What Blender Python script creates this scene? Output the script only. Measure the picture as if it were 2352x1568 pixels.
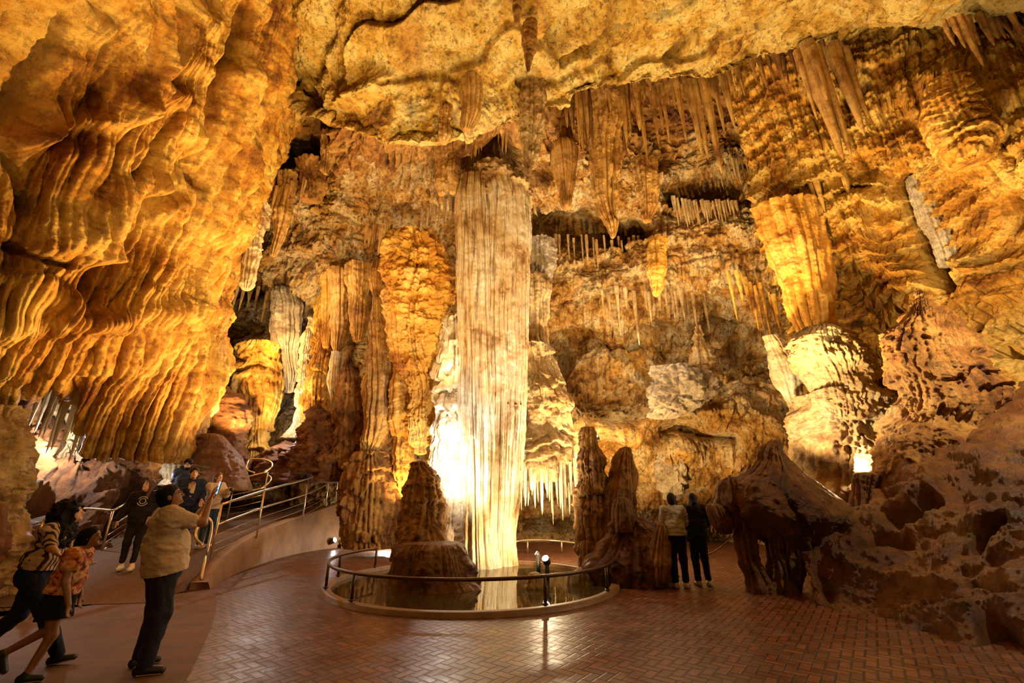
import bpy, math, random
import numpy as np
for o in list(bpy.data.objects): bpy.data.objects.remove(o)
SC = bpy.context.scene
COL = SC.collection
# ---------------- camera ----------------
FPX = 1000.0; TH = math.atan(0.361); CT, ST = math.cos(TH), math.sin(TH); CAMZ = 1.6
cam = bpy.data.cameras.new('camera'); cam.sensor_width = 36.0; cam.lens = 36.0*FPX/2352
cam.clip_start = .05; cam.clip_end = 200
cob = bpy.data.objects.new('camera', cam); COL.objects.link(cob)
cob.location = (0, 0, CAMZ); cob.rotation_euler = (math.pi/2+TH, 0, 0)
SC.camera = cob
# ---------------- view, world ----------------
vs = SC.view_settings
vs.view_transform = 'Standard'; vs.look = 'None'; vs.gamma = 1.0; vs.use_curve_mapping = False
vs.exposure = -0.30
w = bpy.data.worlds.new('cave_dark'); SC.world = w; w.use_nodes = True
w.node_tree.nodes['Background'].inputs[0].default_value = (.9, .30, .07, 1)
w.node_tree.nodes['Background'].inputs[1].default_value = 0.012
SC.cycles.max_bounces = 5; SC.cycles.diffuse_bounces = 2; SC.cycles.glossy_bounces = 3
SC.cycles.use_denoising = True
SC.cycles.sample_clamp_indirect = 4.0
def P(px, py, Y):
    """world point seen at photo pixel (px,py) whose forward distance is Y"""
    x = (px-1176.0)/FPX; y = (784.0-py)/FPX
    f = CT-ST*y; z = ST+CT*y
    return (x/f*Y, Y, CAMZ+z/f*Y)
def PG(px, py, h=0.0):
    """world point on the horizontal plane z=h seen at photo pixel"""
    x = (px-1176.0)/FPX; y = (784.0-py)/FPX
    f = CT-ST*y; z = ST+CT*y
    t = (h-CAMZ)/z
    return (x*t, f*t, h)
def proj(V):
    V = np.asarray(V, float)
    c = V[..., 1]*CT+(V[..., 2]-CAMZ)*ST
    u = -V[..., 1]*ST+(V[..., 2]-CAMZ)*CT
    c = np.maximum(c, 0.05)
    return 1176+FPX*V[..., 0]/c, 784-FPX*u/c
# ---------------- the cave's floodlights and two added fills ----------------
WARM = (1.0, .54, .16); GOLD = (1.0, .62, .22); PALE = (1.0, .76, .44); WHITE = (1.0, .93, .85); DEEP = (1.0, .42, .12)
def flood(loc, target, power, color, angle=120, size=.08, blend=.6):
    L = bpy.data.lights.new('floodlight', 'SPOT'); L.energy = power; L.color = color
    L.spot_size = math.radians(angle); L.spot_blend = blend; L.shadow_soft_size = size
    o = bpy.data.objects.new('floodlight', L); COL.objects.link(o); o.location = loc  # the two added fills share this lamp name
    d = np.array(target, float)-np.array(loc, float)
    from mathutils import Vector
    o.rotation_euler = Vector(d).to_track_quat('-Z', 'Y').to_euler()
    return o
def bulb(loc, power, color, size=.06):
    L = bpy.data.lights.new('bulb', 'POINT'); L.energy = power; L.color = color; L.shadow_soft_size = size
    o = bpy.data.objects.new('bulb', L); COL.objects.link(o); o.location = loc
    return o
# left wall, upper flowstone: raking from below right
flood((-3.4, 10.8, 1.2), P(330, 330, 8.0), 3600, GOLD, 84, .10, .7)
flood((-4.6, 12.6, 1.3), P(300, 330, 7.8), 4200, GOLD, 84, .06, .7)
flood((-2.6, 6.2, .3), P(200, 250, 7.0), 800, WARM, 80, .10, .8)
flood((-7.2, 13.0, 2.2), P(560, 300, 10.5), 900, GOLD, 120, .08)
# left curtain: dim
flood((-4.4, 7.0, .3), P(250, 900, 9.0), 160, DEEP, 110, .1)
# hollow under the left wall
bulb(P(135, 1030, 11.2), 230, WHITE, .05)
bulb(P(60, 985, 7.3), 40, GOLD, .05)
bulb(P(385, 1045, 14.0), 25, PALE, .05); bulb(P(390, 1092, 12.2), 8, WHITE, .05)
# roof
flood((.8, 5.4, .3), (1.5, 8.5, 14), 6500, GOLD, 110, .10, .8)
flood((2.6, 12.6, .5), (1.5, 9.0, 14), 5500, PALE, 110, .10, .7)
flood((-2.8, 7.0, .3), (-3.5, 10, 14), 5200, GOLD, 90, .10, .8)
flood((6.2, 10.2, 3.2), (7.8, 9.5, 12), 4800, GOLD, 120, .10, .8)
flood((-1.2, 14.5, 3.0), (0, 13.5, 13), 900, GOLD, 110, .1, .8)
# great column
flood(P(1016, 1097, 10.8), (-.6, 12.3, 3.5), 520, WHITE, 160, .07, .5)
flood((.55, 10.3, .55), (-.3, 12.3, 2.6), 900, PALE, 150, .07, .6)
bulb(P(1030, 1010, 12.0), 140, WHITE, .06)
bulb(P(1020, 830, 12.1), 60, PALE, .06)
bulb((.95, 13.4, 1.6), 240, PALE, .06)
# back wall and its shelf
bulb(P(1480, 812, 15.8), 160, PALE, .08)
bulb(P(1390, 1000, 14.5), 300, GOLD, .08)
flood((3.4, 13.0, .4), P(1560, 640, 16.5), 3000, GOLD, 120, .08)
bulb(P(1420, 700, 14.4), 350, PALE, .08)
# right wall
bulb(P(1835, 985, 12.4), 200, PALE, .06)
bulb(P(1985, 1065, 10.6), 130, PALE, .06)
flood((6.4, 10.4, 3.0), P(2100, 650, 10.5), 1300, PALE, 140, .08)
bulb(P(2400, 640, 6.8), 800, PALE, .08)
# left background
bulb(P(660, 985, 15.4), 160, WHITE, .06)
bulb(P(620, 770, 15.4), 260, GOLD, .06)
flood(P(545, 1000, 14.2), P(650, 600, 16), 1500, GOLD, 130, .08)
bulb(P(720, 640, 13.6), 200, PALE, .06)
bulb((-4.2, 16.0, .5), 200, WHITE, .06)
flood((-2.9, 13.2, 1.0), P(950, 750, 13.5), 900, GOLD, 110, .08)
bulb(P(970, 1000, 14.6), 70, GOLD, .06)
# visitors' side
flood((2.5, -1.5, 4.5), (8.2, 7.2, 2.4), 300, WARM, 56, .3, .9)  # added fill on the boulder from behind the viewer, no lamp stands there
flood((-1.0, -1.0, 4.5), (-5.0, 8.0, .5), 240, WARM, 110, .3, .8)  # added fill on the visitors, unseen source behind the viewer
flood((.55, 10.2, .7), (-.35, 12.2, 8.5), 2200, WHITE, 52, .06, .8)
flood((9.0, 7.6, 4.6), P(2280, 230, 8.6), 1300, GOLD, 90, .08, .8)
# ---------------- noise ----------------
_rng = np.random.RandomState(7)
_G = _rng.rand(64, 64, 64).astype(np.float32)*2-1
def vnoise(x, y, z, seed=0):
    x = np.asarray(x, np.float32)+seed*17.31; y = np.asarray(y, np.float32)+seed*5.77; z = np.asarray(z, np.float32)+seed*9.13
    xi = np.floor(x); yi = np.floor(y); zi = np.floor(z)
    fx = x-xi; fy = y-yi; fz = z-zi
    fx = fx*fx*(3-2*fx); fy = fy*fy*(3-2*fy); fz = fz*fz*(3-2*fz)
    X0 = xi.astype(np.int32) & 63; Y0 = yi.astype(np.int32) & 63; Z0 = zi.astype(np.int32) & 63
    X1 = (X0+1) & 63; Y1 = (Y0+1) & 63; Z1 = (Z0+1) & 63
    a = _G[X0, Y0, Z0]*(1-fx)+_G[X1, Y0, Z0]*fx
    b = _G[X0, Y1, Z0]*(1-fx)+_G[X1, Y1, Z0]*fx
    c = _G[X0, Y0, Z1]*(1-fx)+_G[X1, Y0, Z1]*fx
    d = _G[X0, Y1, Z1]*(1-fx)+_G[X1, Y1, Z1]*fx
    a = a*(1-fy)+b*fy; c = c*(1-fy)+d*fy
    return a*(1-fz)+c*fz
def fbm(x, y, z, octs=4, seed=0, gain=.5, lac=2.03):
    s = 0; a = 1.0; t = 0
    for i in range(octs):
        s = s+a*vnoise(x, y, z, seed+i*3); t += a; a *= gain
        x = x*lac; y = y*lac; z = z*lac
    return s/t*1.6
def ridg(n, sharp=1.0):
    """0 at creases, 1 on rounded ridges"""
    return np.clip(np.abs(n)*sharp, 0, 1)**.6
def smooth(a, b, x):
    t = np.clip((x-a)/(b-a+1e-9), 0, 1); return t*t*(3-2*t)
# ---------------- mesh helpers ----------------
def tag(o, label=None, cat=None, group=None, kind=None):
    if label: o['label'] = label
    if cat: o['category'] = cat
    if group: o['group'] = group
    if kind: o['kind'] = kind
    return o
def new_mesh(name, verts, quads, mat=None, parent=None, smooth_=True, tris=None):
    me = bpy.data.meshes.new(name)
    verts = np.asarray(verts, np.float32).reshape(-1, 3)
    quads = np.asarray(quads, np.int32).reshape(-1, 4) if quads is not None and len(quads) else np.zeros((0, 4), np.int32)
    tr = np.asarray(tris, np.int32).reshape(-1, 3) if tris is not None and len(tris) else np.zeros((0, 3), np.int32)
    me.vertices.add(len(verts)); me.vertices.foreach_set('co', verts.ravel())
    nl = len(quads)*4+len(tr)*3
    me.loops.add(nl); me.loops.foreach_set('vertex_index', np.concatenate([quads.ravel(), tr.ravel()]))
    me.polygons.add(len(quads)+len(tr))
    st = np.concatenate([np.arange(len(quads))*4, len(quads)*4+np.arange(len(tr))*3]).astype(np.int32)
    me.polygons.foreach_set('loop_start', st)
    me.update(calc_edges=True); me.validate()
    if smooth_: me.polygons.foreach_set('use_smooth', np.ones(len(me.polygons), bool))
    if mat is not None: me.materials.append(mat)
    o = bpy.data.objects.new(name, me); COL.objects.link(o)
    if parent is not None: o.parent = parent
    return o
def empty(name, loc=(0, 0, 0), rz=0.0):
    o = bpy.data.objects.new(name, None); COL.objects.link(o); o.location = loc; o.rotation_euler = (0, 0, rz)
    o.empty_display_size = .1
    return o
def grid_quads(nu, nv, wrap=False):
    i = np.arange(nv-1)[:, None]; j = np.arange(nu if wrap else nu-1)[None, :]
    a = i*nu+j; b = i*nu+(j+1) % nu; c = (i+1)*nu+(j+1) % nu; d = (i+1)*nu+j
    return np.stack([a+0*b, b, c, d], -1).reshape(-1, 4)
def bspl(A, n, axis):
    """Catmull-Rom resample of array along axis"""
    A = np.moveaxis(np.asarray(A, float), axis, 0); m = A.shape[0]
    t = np.linspace(0, m-1, n); i = np.minimum(t.astype(int), m-2); f = (t-i).reshape((-1,)+(1,)*(A.ndim-1))
    p1 = A[i]; p2 = A[i+1]
    p0 = np.where((i > 0).reshape(f.shape), A[np.maximum(i-1, 0)], 2*p1-p2)
    p3 = np.where((i < m-2).reshape(f.shape), A[np.minimum(i+2, m-1)], 2*p2-p1)
    r = .5*((2*p1)+(-p0+p2)*f+(2*p0-5*p1+4*p2-p3)*f*f+(-p0+3*p1-3*p2+p3)*f**3)
    return np.moveaxis(r, 0, axis)
def normals_of(V):
    du = np.gradient(V, axis=1); dv = np.gradient(V, axis=0)
    N = np.cross(du, dv); N /= (np.linalg.norm(N, axis=-1, keepdims=True)+1e-9)
    return N
def stroke_field(px, py, pts, w):
    """gaussian of the distance to a polyline in the front view; width may vary along it"""
    best = np.full(px.shape, 1e9, np.float32)
    for (a, b) in zip(pts[:-1], pts[1:]):
        ax, ay = a[0], a[1]; bx, by = b[0], b[1]
        wa = a[2] if len(a) > 2 else w; wb = b[2] if len(b) > 2 else w
        dx, dy = bx-ax, by-ay; L = dx*dx+dy*dy+1e-6
        t = np.clip(((px-ax)*dx+(py-ay)*dy)/L, 0, 1)
        ww = wa+(wb-wa)*t
        d = np.hypot(px-ax-t*dx, py-ay-t*dy)/ww
        best = np.minimum(best, d)
    return np.exp(-best*best)
def patch(name, net, nu, nv, disp, mat, strokes=(), toward=None, parent=None, matmask=None):
    """net[rows][cols] of world points -> dense displaced rock surface; disp(P, U, N, px, py)->metres"""
    net = np.array(net, float)
    V = bspl(bspl(net, nv, 0), nu, 1)
    N = normals_of(V)
    c = np.array(toward if toward is not None else (0, 0, CAMZ))
    if ((c-V)*N).sum(-1).mean() < 0: N = -N
    flip = (((c-V)*normals_of(V)).sum(-1).mean() < 0)
    # metric u coordinate (mean arc length across) so that creases follow the columns of the net
    seg = np.linalg.norm(np.diff(V, axis=1), axis=-1).mean(0); U = np.concatenate([[0], np.cumsum(seg)])
    seg = np.linalg.norm(np.diff(V, axis=0), axis=-1).mean(1); W = np.concatenate([[0], np.cumsum(seg)])
    U = np.broadcast_to(U[None, :], V.shape[:2]); W = np.broadcast_to(W[:, None], V.shape[:2])
    px, py = proj(V)
    d = disp(V, U, W, px, py)
    for s in strokes:
        pts, wd, amp = s[0], s[1], s[2]
        jx = fbm(V[..., 0]*1.3, V[..., 1]*1.3, V[..., 2]*1.3, 2, 50)*wd*.45
        xs = [q[0] for q in pts]; ys = [q[1] for q in pts]; m = wd*4+30
        msk = (px > min(xs)-m) & (px < max(xs)+m) & (py > min(ys)-m) & (py < max(ys)+m)
        if msk.any(): d[msk] += (amp*stroke_field((px+jx)[msk], (py+jx)[msk], pts, wd)).astype(d.dtype)
    V = V+N*d[..., None]
    q = grid_quads(nu, nv)
    if flip: q = q[:, ::-1]
    o = new_mesh(name, V, q, mat, parent)
    if matmask is not None:
        m2, fn = matmask; o.data.materials.append(m2); mk = fn(px, py, V).ravel()[q[:, 0]]
        o.data.polygons.foreach_set('material_index', mk.astype(np.int32))
    return o
# ---------------- materials ----------------
def nt(name):
    m = bpy.data.materials.new(name); m.use_nodes = True; t = m.node_tree
    return m, t, t.nodes['Principled BSDF']
def N_(t, typ, **kw):
    n = t.nodes.new(typ)
    for k, v in kw.items():
        if k in n.inputs: n.inputs[k].default_value = v
        else: setattr(n, k, v)
    return n
def ramp(t, stops, src):
    r = t.nodes.new('ShaderNodeValToRGB'); e = r.color_ramp.elements
    while len(e) < len(stops): e.new(.5)
    for el, (p, c) in zip(e, stops): el.position = p; el.color = (c[0], c[1], c[2], 1)
    t.links.new(src, r.inputs[0]); return r.outputs[0]
def noise(t, vec, scale, detail=6, rough=.6, dist=0.0):
    n = t.nodes.new('ShaderNodeTexNoise'); n.inputs['Scale'].default_value = scale; n.inputs['Detail'].default_value = detail
    n.inputs['Roughness'].default_value = rough; n.inputs['Distortion'].default_value = dist
    t.links.new(vec, n.inputs['Vector']); return n.outputs[0]
def mapping(t, vec, s):
    m = t.nodes.new('ShaderNodeMapping'); m.inputs['Scale'].default_value = s; t.links.new(vec, m.inputs['Vector']); return m.outputs[0]
def mix(t, fac, a, b, mode='MIX'):
    m = t.nodes.new('ShaderNodeMix'); m.data_type = 'RGBA'; m.blend_type = mode
    if isinstance(fac, (int, float)): m.inputs[0].default_value = fac
    else: t.links.new(fac, m.inputs[0])
    for i, s in ((6, a), (7, b)):
        if isinstance(s, tuple): m.inputs[i].default_value = (*s, 1)
        else: t.links.new(s, m.inputs[i])
    return m.outputs[2]
def mathn(t, op, a, b=None):
    m = t.nodes.new('ShaderNodeMath'); m.operation = op
    for i, s in enumerate((a, b)):
        if s is None: continue
        if isinstance(s, (int, float)): m.inputs[i].default_value = s
        else: t.links.new(s, m.inputs[i])
    return m.outputs[0]
def rock(name, cols, streak=.5, speck=.5, rough=.55, bump=.6, extra=None, scale=1.0, streakxy=5.0, crack=0.0, bd=.05):
    """cols: dark, mid, light mineral colours"""
    m, t, b = nt(name)
    g = t.nodes.new('ShaderNodeNewGeometry'); pos = g.outputs['Position']
    dark, mid, light = cols
    base = ramp(t, [(.34, dark), (.46, mid), (.60, light), (.75, mid)], noise(t, pos, .8*scale, 9, .68, .4))
    st = noise(t, mapping(t, pos, (streakxy, streakxy, .45)), 1.0, 5, .65)
    sc = ramp(t, [(.36, (1, 1, 1)), (.47, (0, 0, 0))], st)
    c = mix(t, mathn(t, 'MULTIPLY', sc, streak), base, tuple(x*.35 for x in dark))
    sp = ramp(t, [(.38, (1, 1, 1)), (.50, (0, 0, 0))], noise(t, pos, 4.5*scale, 10, .80))
    c = mix(t, mathn(t, 'MULTIPLY', sp, min(1.0, speck*1.35)), c, tuple(x*.45 for x in dark))
    if extra:
        for (col, sc_, lo, hi, amt) in extra:
            e = ramp(t, [(lo, (0, 0, 0)), (hi, (1, 1, 1))], noise(t, pos, sc_, 5, .6, .6))
            c = mix(t, mathn(t, 'MULTIPLY', e, amt), c, col)
    t.links.new(c, b.inputs['Base Color'])
    b.inputs['Roughness'].default_value = rough
    b.inputs['Specular IOR Level'].default_value = .35
    h1 = noise(t, pos, 6*scale, 11, .78); h2 = noise(t, mapping(t, pos, (streakxy*2.2, streakxy*2.2, 1.6)), 1.0, 6, .65)
    h = mathn(t, 'ADD', mathn(t, 'MULTIPLY', h1, .9), mathn(t, 'MULTIPLY', h2, .8*min(1.0, streak*2)))
    if crack:
        v = t.nodes.new('ShaderNodeTexVoronoi'); v.feature = 'DISTANCE_TO_EDGE'; v.inputs['Scale'].default_value = 1.1
        wv = mix(t, .35, pos, noise(t, pos, 2.5, 4, .6), 'ADD'); t.links.new(wv, v.inputs['Vector'])
        cr = ramp(t, [(0, (0, 0, 0)), (.05, (1, 1, 1))], v.outputs['Distance'])
        h = mathn(t, 'ADD', h, mathn(t, 'MULTIPLY', cr, crack))
    bp = t.nodes.new('ShaderNodeBump'); bp.inputs['Strength'].default_value = bump; bp.inputs['Distance'].default_value = bd*4.0
    t.links.new(h, bp.inputs['Height']); t.links.new(bp.outputs[0], b.inputs['Normal'])
    return m
def plain(name, col, rough=.6, metal=0.0, emit=None, estr=0, spec=.5, bumpn=None, var=0.0, vscale=8):
    m, t, b = nt(name)
    b.inputs['Base Color'].default_value = (*col, 1); b.inputs['Roughness'].default_value = rough; b.inputs['Metallic'].default_value = metal
    b.inputs['Specular IOR Level'].default_value = spec
    tc = t.nodes.new('ShaderNodeTexCoord')
    if var:
        n = noise(t, tc.outputs['Object'], vscale, 5, .6)
        c = ramp(t, [(.35, tuple(x*(1-var) for x in col)), (.65, tuple(min(1, x*(1+var)) for x in col))], n); t.links.new(c, b.inputs['Base Color'])
    if bumpn:
        n = noise(t, tc.outputs['Object'], bumpn[0], 5, .6); bp = t.nodes.new('ShaderNodeBump'); bp.inputs['Strength'].default_value = bumpn[1]; bp.inputs['Distance'].default_value = .01
        t.links.new(n, bp.inputs['Height']); t.links.new(bp.outputs[0], b.inputs['Normal'])
    if emit: b.inputs['Emission Color'].default_value = (*emit, 1); b.inputs['Emission Strength'].default_value = estr
    return m
M = {}
OCH = ((.17, .050, .006), (.62, .30, .035), (.88, .60, .16))
M['flow'] = rock('ochre_flowstone', OCH, .55, .45, .5, .7)
M['left'] = rock('amber_flowstone', ((.24, .070, .008), (.66, .31, .035), (.88, .57, .13)), .35, .4, .5, .8, streakxy=4)
M['ceil'] = rock('yellow_ceiling_limestone', ((.22, .085, .010), (.70, .42, .07), (.90, .72, .27)), .12, .65, .6, .9,
                 extra=[((.33, .33, .22), .55, .60, .70, .65), ((.50, .22, .04), .4, .55, .68, .6)], crack=.15, scale=1.3)
M['back'] = rock('golden_cave_wall', ((.16, .055, .010), (.66, .35, .08), (.90, .71, .40)), .45, .7, .55, .9, scale=1.2,
                 extra=[((.40, .38, .26), .5, .66, .76, .5)])
M['pale'] = rock('pale_cream_calcite', ((.42, .24, .09), (.80, .62, .36), (.92, .82, .62)), .35, .25, .45, .7, streakxy=7)
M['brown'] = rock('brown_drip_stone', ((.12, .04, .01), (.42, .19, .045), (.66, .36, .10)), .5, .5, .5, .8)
M['dark'] = rock('dark_brown_rock', ((.08, .028, .010), (.20, .075, .022), (.34, .15, .045)), .15, .5, .6, .8)  # dark brown stone; also holds the shade of the rear left mound
M['fore'] = rock('rust_brown_boulder', ((.11, .040, .014), (.27, .105, .030), (.42, .20, .055)), .12, .45, .42, .9,
                 extra=[((.10, .085, .03), 1.2, .52, .66, .5)])
M['grey'] = rock('grey_white_limestone', ((.30, .22, .14), (.62, .50, .36), (.80, .72, .58)), .2, .5, .55, .9)
# ---------------- cave shell ----------------
def net_from(rows_py, cols_px, Ys, off=None):
    """cols_px[c][r] pixel x, rows_py[r] pixel y, Ys[c][r] forward distance"""
    return [[P(cols_px[c][r], rows_py[r]+(off[c] if off and r == len(rows_py)-1 else 0), Ys[c][r]) for c in range(len(cols_px))] for r in range(len(rows_py))]
def flutes(U, Z, freq, seed, warp=.5, zf=.12, sharp=2.2):
    wv = fbm(U*.6, Z*.35, 0*U, 2, seed+20)*warp
    return ridg(vnoise((U+wv)*freq, Z*zf, 0*U+seed, seed), sharp)
def cells(ph, seed, zz, zf=.25):
    """rounded ribs parted by sharp creases; every rib has its own girth"""
    c = np.floor(ph); f = ph-c
    r = vnoise(c*3.7, zz*zf, 0*ph+seed, seed)*.5+.5
    return np.sqrt(np.clip(np.sin(math.pi*f), 0, 1))*(.35+.65*r)
def ribs(U, W, freq, seed, warp=.18, zf=.25):
    wv = warp*(fbm(U*.7, W*.30, 0*U, 2, seed+30)+.25*fbm(U*2, W*1.0, 0*U, 2, seed+31))
    return cells((U+wv)*freq, seed, W, zf)
# left wall: leaning flowstone massif with a ledge and a ribbed curtain below
LP = [-300, 0, 200, 400, 600, 740, 880, 1060]
LC = [[150, -80, -220, -330, -420, -480, -560, -680], [300, 90, -30, -120, -190, -250, -320, -430],
      [420, 230, 130, 50, -20, -60, -130, -240], [520, 350, 270, 200, 130, 80, 0, -50],
      [600, 450, 390, 330, 270, 210, 140, 122], [680, 540, 490, 440, 380, 320, 260, 180],
      [760, 630, 580, 520, 440, 400, 350, 290], [830, 705, 655, 585, 503, 458, 458, 385],
      [900, 745, 700, 640, 560, 520, 510, 430]]
LY = [[3, 4, 4.5, 5, 5.5, 6, 6.3, 6.8], [3.6, 4.8, 5.3, 5.8, 6.2, 6.6, 7, 7.5], [4.2, 5.4, 6, 6.5, 6.9, 7.1, 7.7, 8.2],
      [5, 6, 6.6, 7.1, 7.6, 7.7, 8.4, 8.9], [5.6, 6.8, 7.4, 7.8, 8.5, 8.4, 9.1, 9.6], [6, 7.4, 8.0, 8.7, 9.3, 9.2, 9.8, 10.3],
      [6.8, 8.1, 8.8, 9.6, 10.2, 10.2, 10.6, 11], [7.6, 9, 10, 10.8, 11.4, 11.6, 11.8, 12], [10, 12, 13, 14, 14.5, 14.8, 14.8, 14.5]]
def d_left(V, U, W, px, py):
    x, y, z = V[..., 0], V[..., 1], V[..., 2]
    up = smooth(775, 725, py+12*fbm(x*2, y*2, z*2, 2, 3))
    d = .30*fbm(x*.5, y*.5, z*.35, 3, 1)
    low = ribs(U, W, 2.4, 5, .25); low2 = ribs(U, W, 6.5, 6, .12)
    d += (1-up)*(.40*low+.10*low2-.25)
    uf = ribs(U, W, .95, 8, .5); uf2 = ribs(U, W, 2.7, 9, .3); uf3 = ribs(U, W, 7.5, 10, .12, .5)
    amp = smooth(-.2, .35, fbm(x*.35, y*.35, z*.3, 2, 12)+.15)
    d += up*(.55*uf+(.12+.26*amp)*uf2+.10*uf3*(.4+amp)-.52)
    led = np.exp(-((py-728-16*np.sin(px/90.)-.10*np.maximum(0, 200-px))/26.)**2)
    d += .22*led
    d += .10*fbm(x*3, y*3, z*3, 5, 14)+.05*ridg(vnoise(x*2.2, y*2.2, z*3.5, 19), 2)
    return d
LS = [([(575, 20), (545, 90), (500, 190), (470, 290), (440, 380), (455, 420)], 11, -1.0),
      ([(0, 300), (60, 230), (110, 130), (150, 50)], 15, -.9), ([(375, 430), (330, 480), (270, 570), (210, 640), (170, 690)], 11, -.8),
      ([(298, 330), (310, 270), (300, 400)], 9, -.6), ([(10, 330), (40, 400), (55, 480)], 12, -.7),
      ([(250, 560), (200, 640), (175, 705)], 13, -.9), ([(400, 60), (380, 150), (395, 205)], 10, -.7),
      ([(60, 310), (160, 290), (260, 240), (300, 250)], 34, .45), ([(200, 420), (180, 560), (120, 650)], 60, .5),
      ([(280, 250), (250, 420), (190, 560)], 40, .35), ([(560, 180), (530, 350), (480, 520)], 38, .5),
      ([(350, 430), (360, 450)], 34, .35), ([(450, 40), (430, 120)], 40, .45), ([(250, 60), (340, 30), (360, 150)], 40, .3),
      ([(330, 200), (420, 250), (430, 330)], 26, .4), ([(0, 640), (80, 680), (160, 715), (260, 740)], 22, .35),
      ([(360, 190), (340, 260), (300, 330)], 7, -.35), ([(400, 260), (350, 350), (320, 400)], 7, -.4),
      ([(0, 560), (60, 590), (120, 610)], 10, -.35), ([(190, 880), (150, 960), (110, 1040)], 16, -.2)]
patch('wall_left', net_from(LP, LC, LY, [0, 0, -10, -90, -145, -10, 0, 0, 0]), 640, 880, d_left, M['left'], LS)['kind'] = 'structure'
# left wall, foot: dark ledge and undercut behind the ramp
def d_rough(a=.35, b=.12, f=.6, seed=0, fl=0.0, sh=0.0):
    def g(V, U, W, px, py):
        x, y, z = V[..., 0], V[..., 1], V[..., 2]
        d = a*fbm(x*f, y*f, z*f, 3, seed)+b*fbm(x*f*4, y*f*4, z*f*4, 4, seed+4)
        d = d+b*.8*(ridg(vnoise(x*2.3, y*2.3, z*3.1, seed+7), 2)-.5)
        if fl: d = d+fl*flutes(U, W, 4.5, seed+9, .2, .3)
        if sh:
            ph = z*1.6+.8*fbm(x*.5, y*.5, z*.5, 2, seed+8); fr = ph-np.floor(ph); d = d+sh*(1-fr)**1.5
        return d
    return g
FP = [820, 960, 1060, 1120, 1200, 1270, 1360, 1450]
FC = [[-300]*8, [-120]*8, [20]*8, [150]*8, [280]*8, [400]*8, [500]*8, [600]*8]
FY = [[8, 8, 7.6, 7.2, 6.6, 6.3, 6.0, 5.8], [9, 9, 8.6, 8.2, 7.6, 7.2, 7, 6.8], [11, 10, 10, 9.4, 8.8, 8.4, 8.2, 8],
      [14, 13.5, 12.5, 11.2, 10.6, 10, 9.6, 9.2], [15, 14.5, 13, 12.2, 11.8, 11.4, 11, 10.5], [16, 15.5, 14.5, 13.8, 13.2, 13, 12.8, 12.5],
      [18, 18, 17.2, 17, 16.8, 16.6, 16.5, 16], [20, 20, 20, 20, 20, 20, 20, 20]]
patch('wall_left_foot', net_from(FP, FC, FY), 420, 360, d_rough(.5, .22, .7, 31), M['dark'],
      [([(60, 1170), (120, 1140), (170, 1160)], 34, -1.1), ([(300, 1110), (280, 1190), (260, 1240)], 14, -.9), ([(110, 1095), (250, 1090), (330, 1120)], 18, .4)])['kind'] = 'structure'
# back wall
BP = [150, 300, 420, 520, 640, 760, 830, 880, 1000, 1120, 1270]
bx = [330, 460, 600, 740, 880, 1050, 1200, 1350, 1500, 1650, 1800, 1950]
BC = [[b]*11 for b in bx]
BY = [[16, 17, 18, 19, 20, 21, 21, 21, 20, 18.5, 18], [15, 16.5, 17.5, 18.5, 19.5, 20.5, 20.5, 20.5, 19.5, 18.2, 17.6],
      [13.5, 15.5, 16, 17, 18, 19.5, 19.5, 19.5, 18.5, 18, 17.4], [11.5, 13.2, 14.5, 15.2, 16, 19, 19.2, 19.2, 18.5, 17.6, 17.2],
      [10, 11.8, 14, 15.4, 16.6, 18.5, 18.5, 18.5, 18, 17.5, 17.2], [10, 11.6, 13.3, 15.5, 17, 18, 18, 18, 17.5, 17.6, 18],
      [10, 11.6, 13.4, 16, 17.2, 18, 18.6, 17.6, 17.2, 18, 18.8], [12.6, 14.4, 14.9, 16.8, 17.0, 18.2, 19.5, 17.2, 16.8, 18.2, 19.4],
      [13.4, 15.0, 15.3, 15.8, 16.4, 17.8, 19.3, 17.4, 16.9, 18.2, 19.6], [13.2, 14.8, 15.2, 15.2, 15.8, 17.4, 18.6, 17.4, 16.8, 18, 19.2],
      [13.2, 14, 14.3, 14.5, 14.8, 16, 17, 16.4, 16, 16.6, 17.4], [13.5, 14, 14.2, 14.2, 14.2, 14.4, 15, 15, 14.6, 14.8, 15]]
def d_back(V, U, W, px, py):
    x, y, z = V[..., 0], V[..., 1], V[..., 2]
    d = .45*fbm(x*.45, y*.45, z*.45, 3, 61)+.16*fbm(x*1.8, y*1.8, z*1.8, 4, 64)+.12*(ridg(vnoise(x*2.6, y*2.6, z*3.6, 66), 2)-.5)
    # ledges with drip fringes: undercut terraces whose lower edge is torn by vertical flutes
    fr_n = vnoise(U*5.5, z*.25, 0*U, 67)*.16+vnoise(U*13, z*.4, 0*U, 68)*.10
    ph = z*.62+.55*fbm(x*.35, y*.35, z*.2, 2, 69)+fr_n
    f = ph-np.floor(ph); led = np.clip(1-f*1.0, 0, 1)**1.3*smooth(0, .06, f)
    up = smooth(800, 690, py)
    d += led*(.55*up+.22*(1-up))
    hi = smooth(440, 360, py+.12*(px-1300))
    d += .13*(ribs(U, z, 5.0, 70, .25, 1.0)-.4)*np.clip(1.1-f, 0, 1)*(.4+.6*up)*(1-hi)
    pz = z*2.2+.3*x+.8*fbm(x*.5, y*.5, z*.4, 3, 72); fz = pz-np.floor(pz); d += hi*(.22*(1-fz)*smooth(0, .08, fz)-.1)
    d += .10*fbm(x*5, y*5, z*4, 4, 71, .65)
    return d
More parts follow.
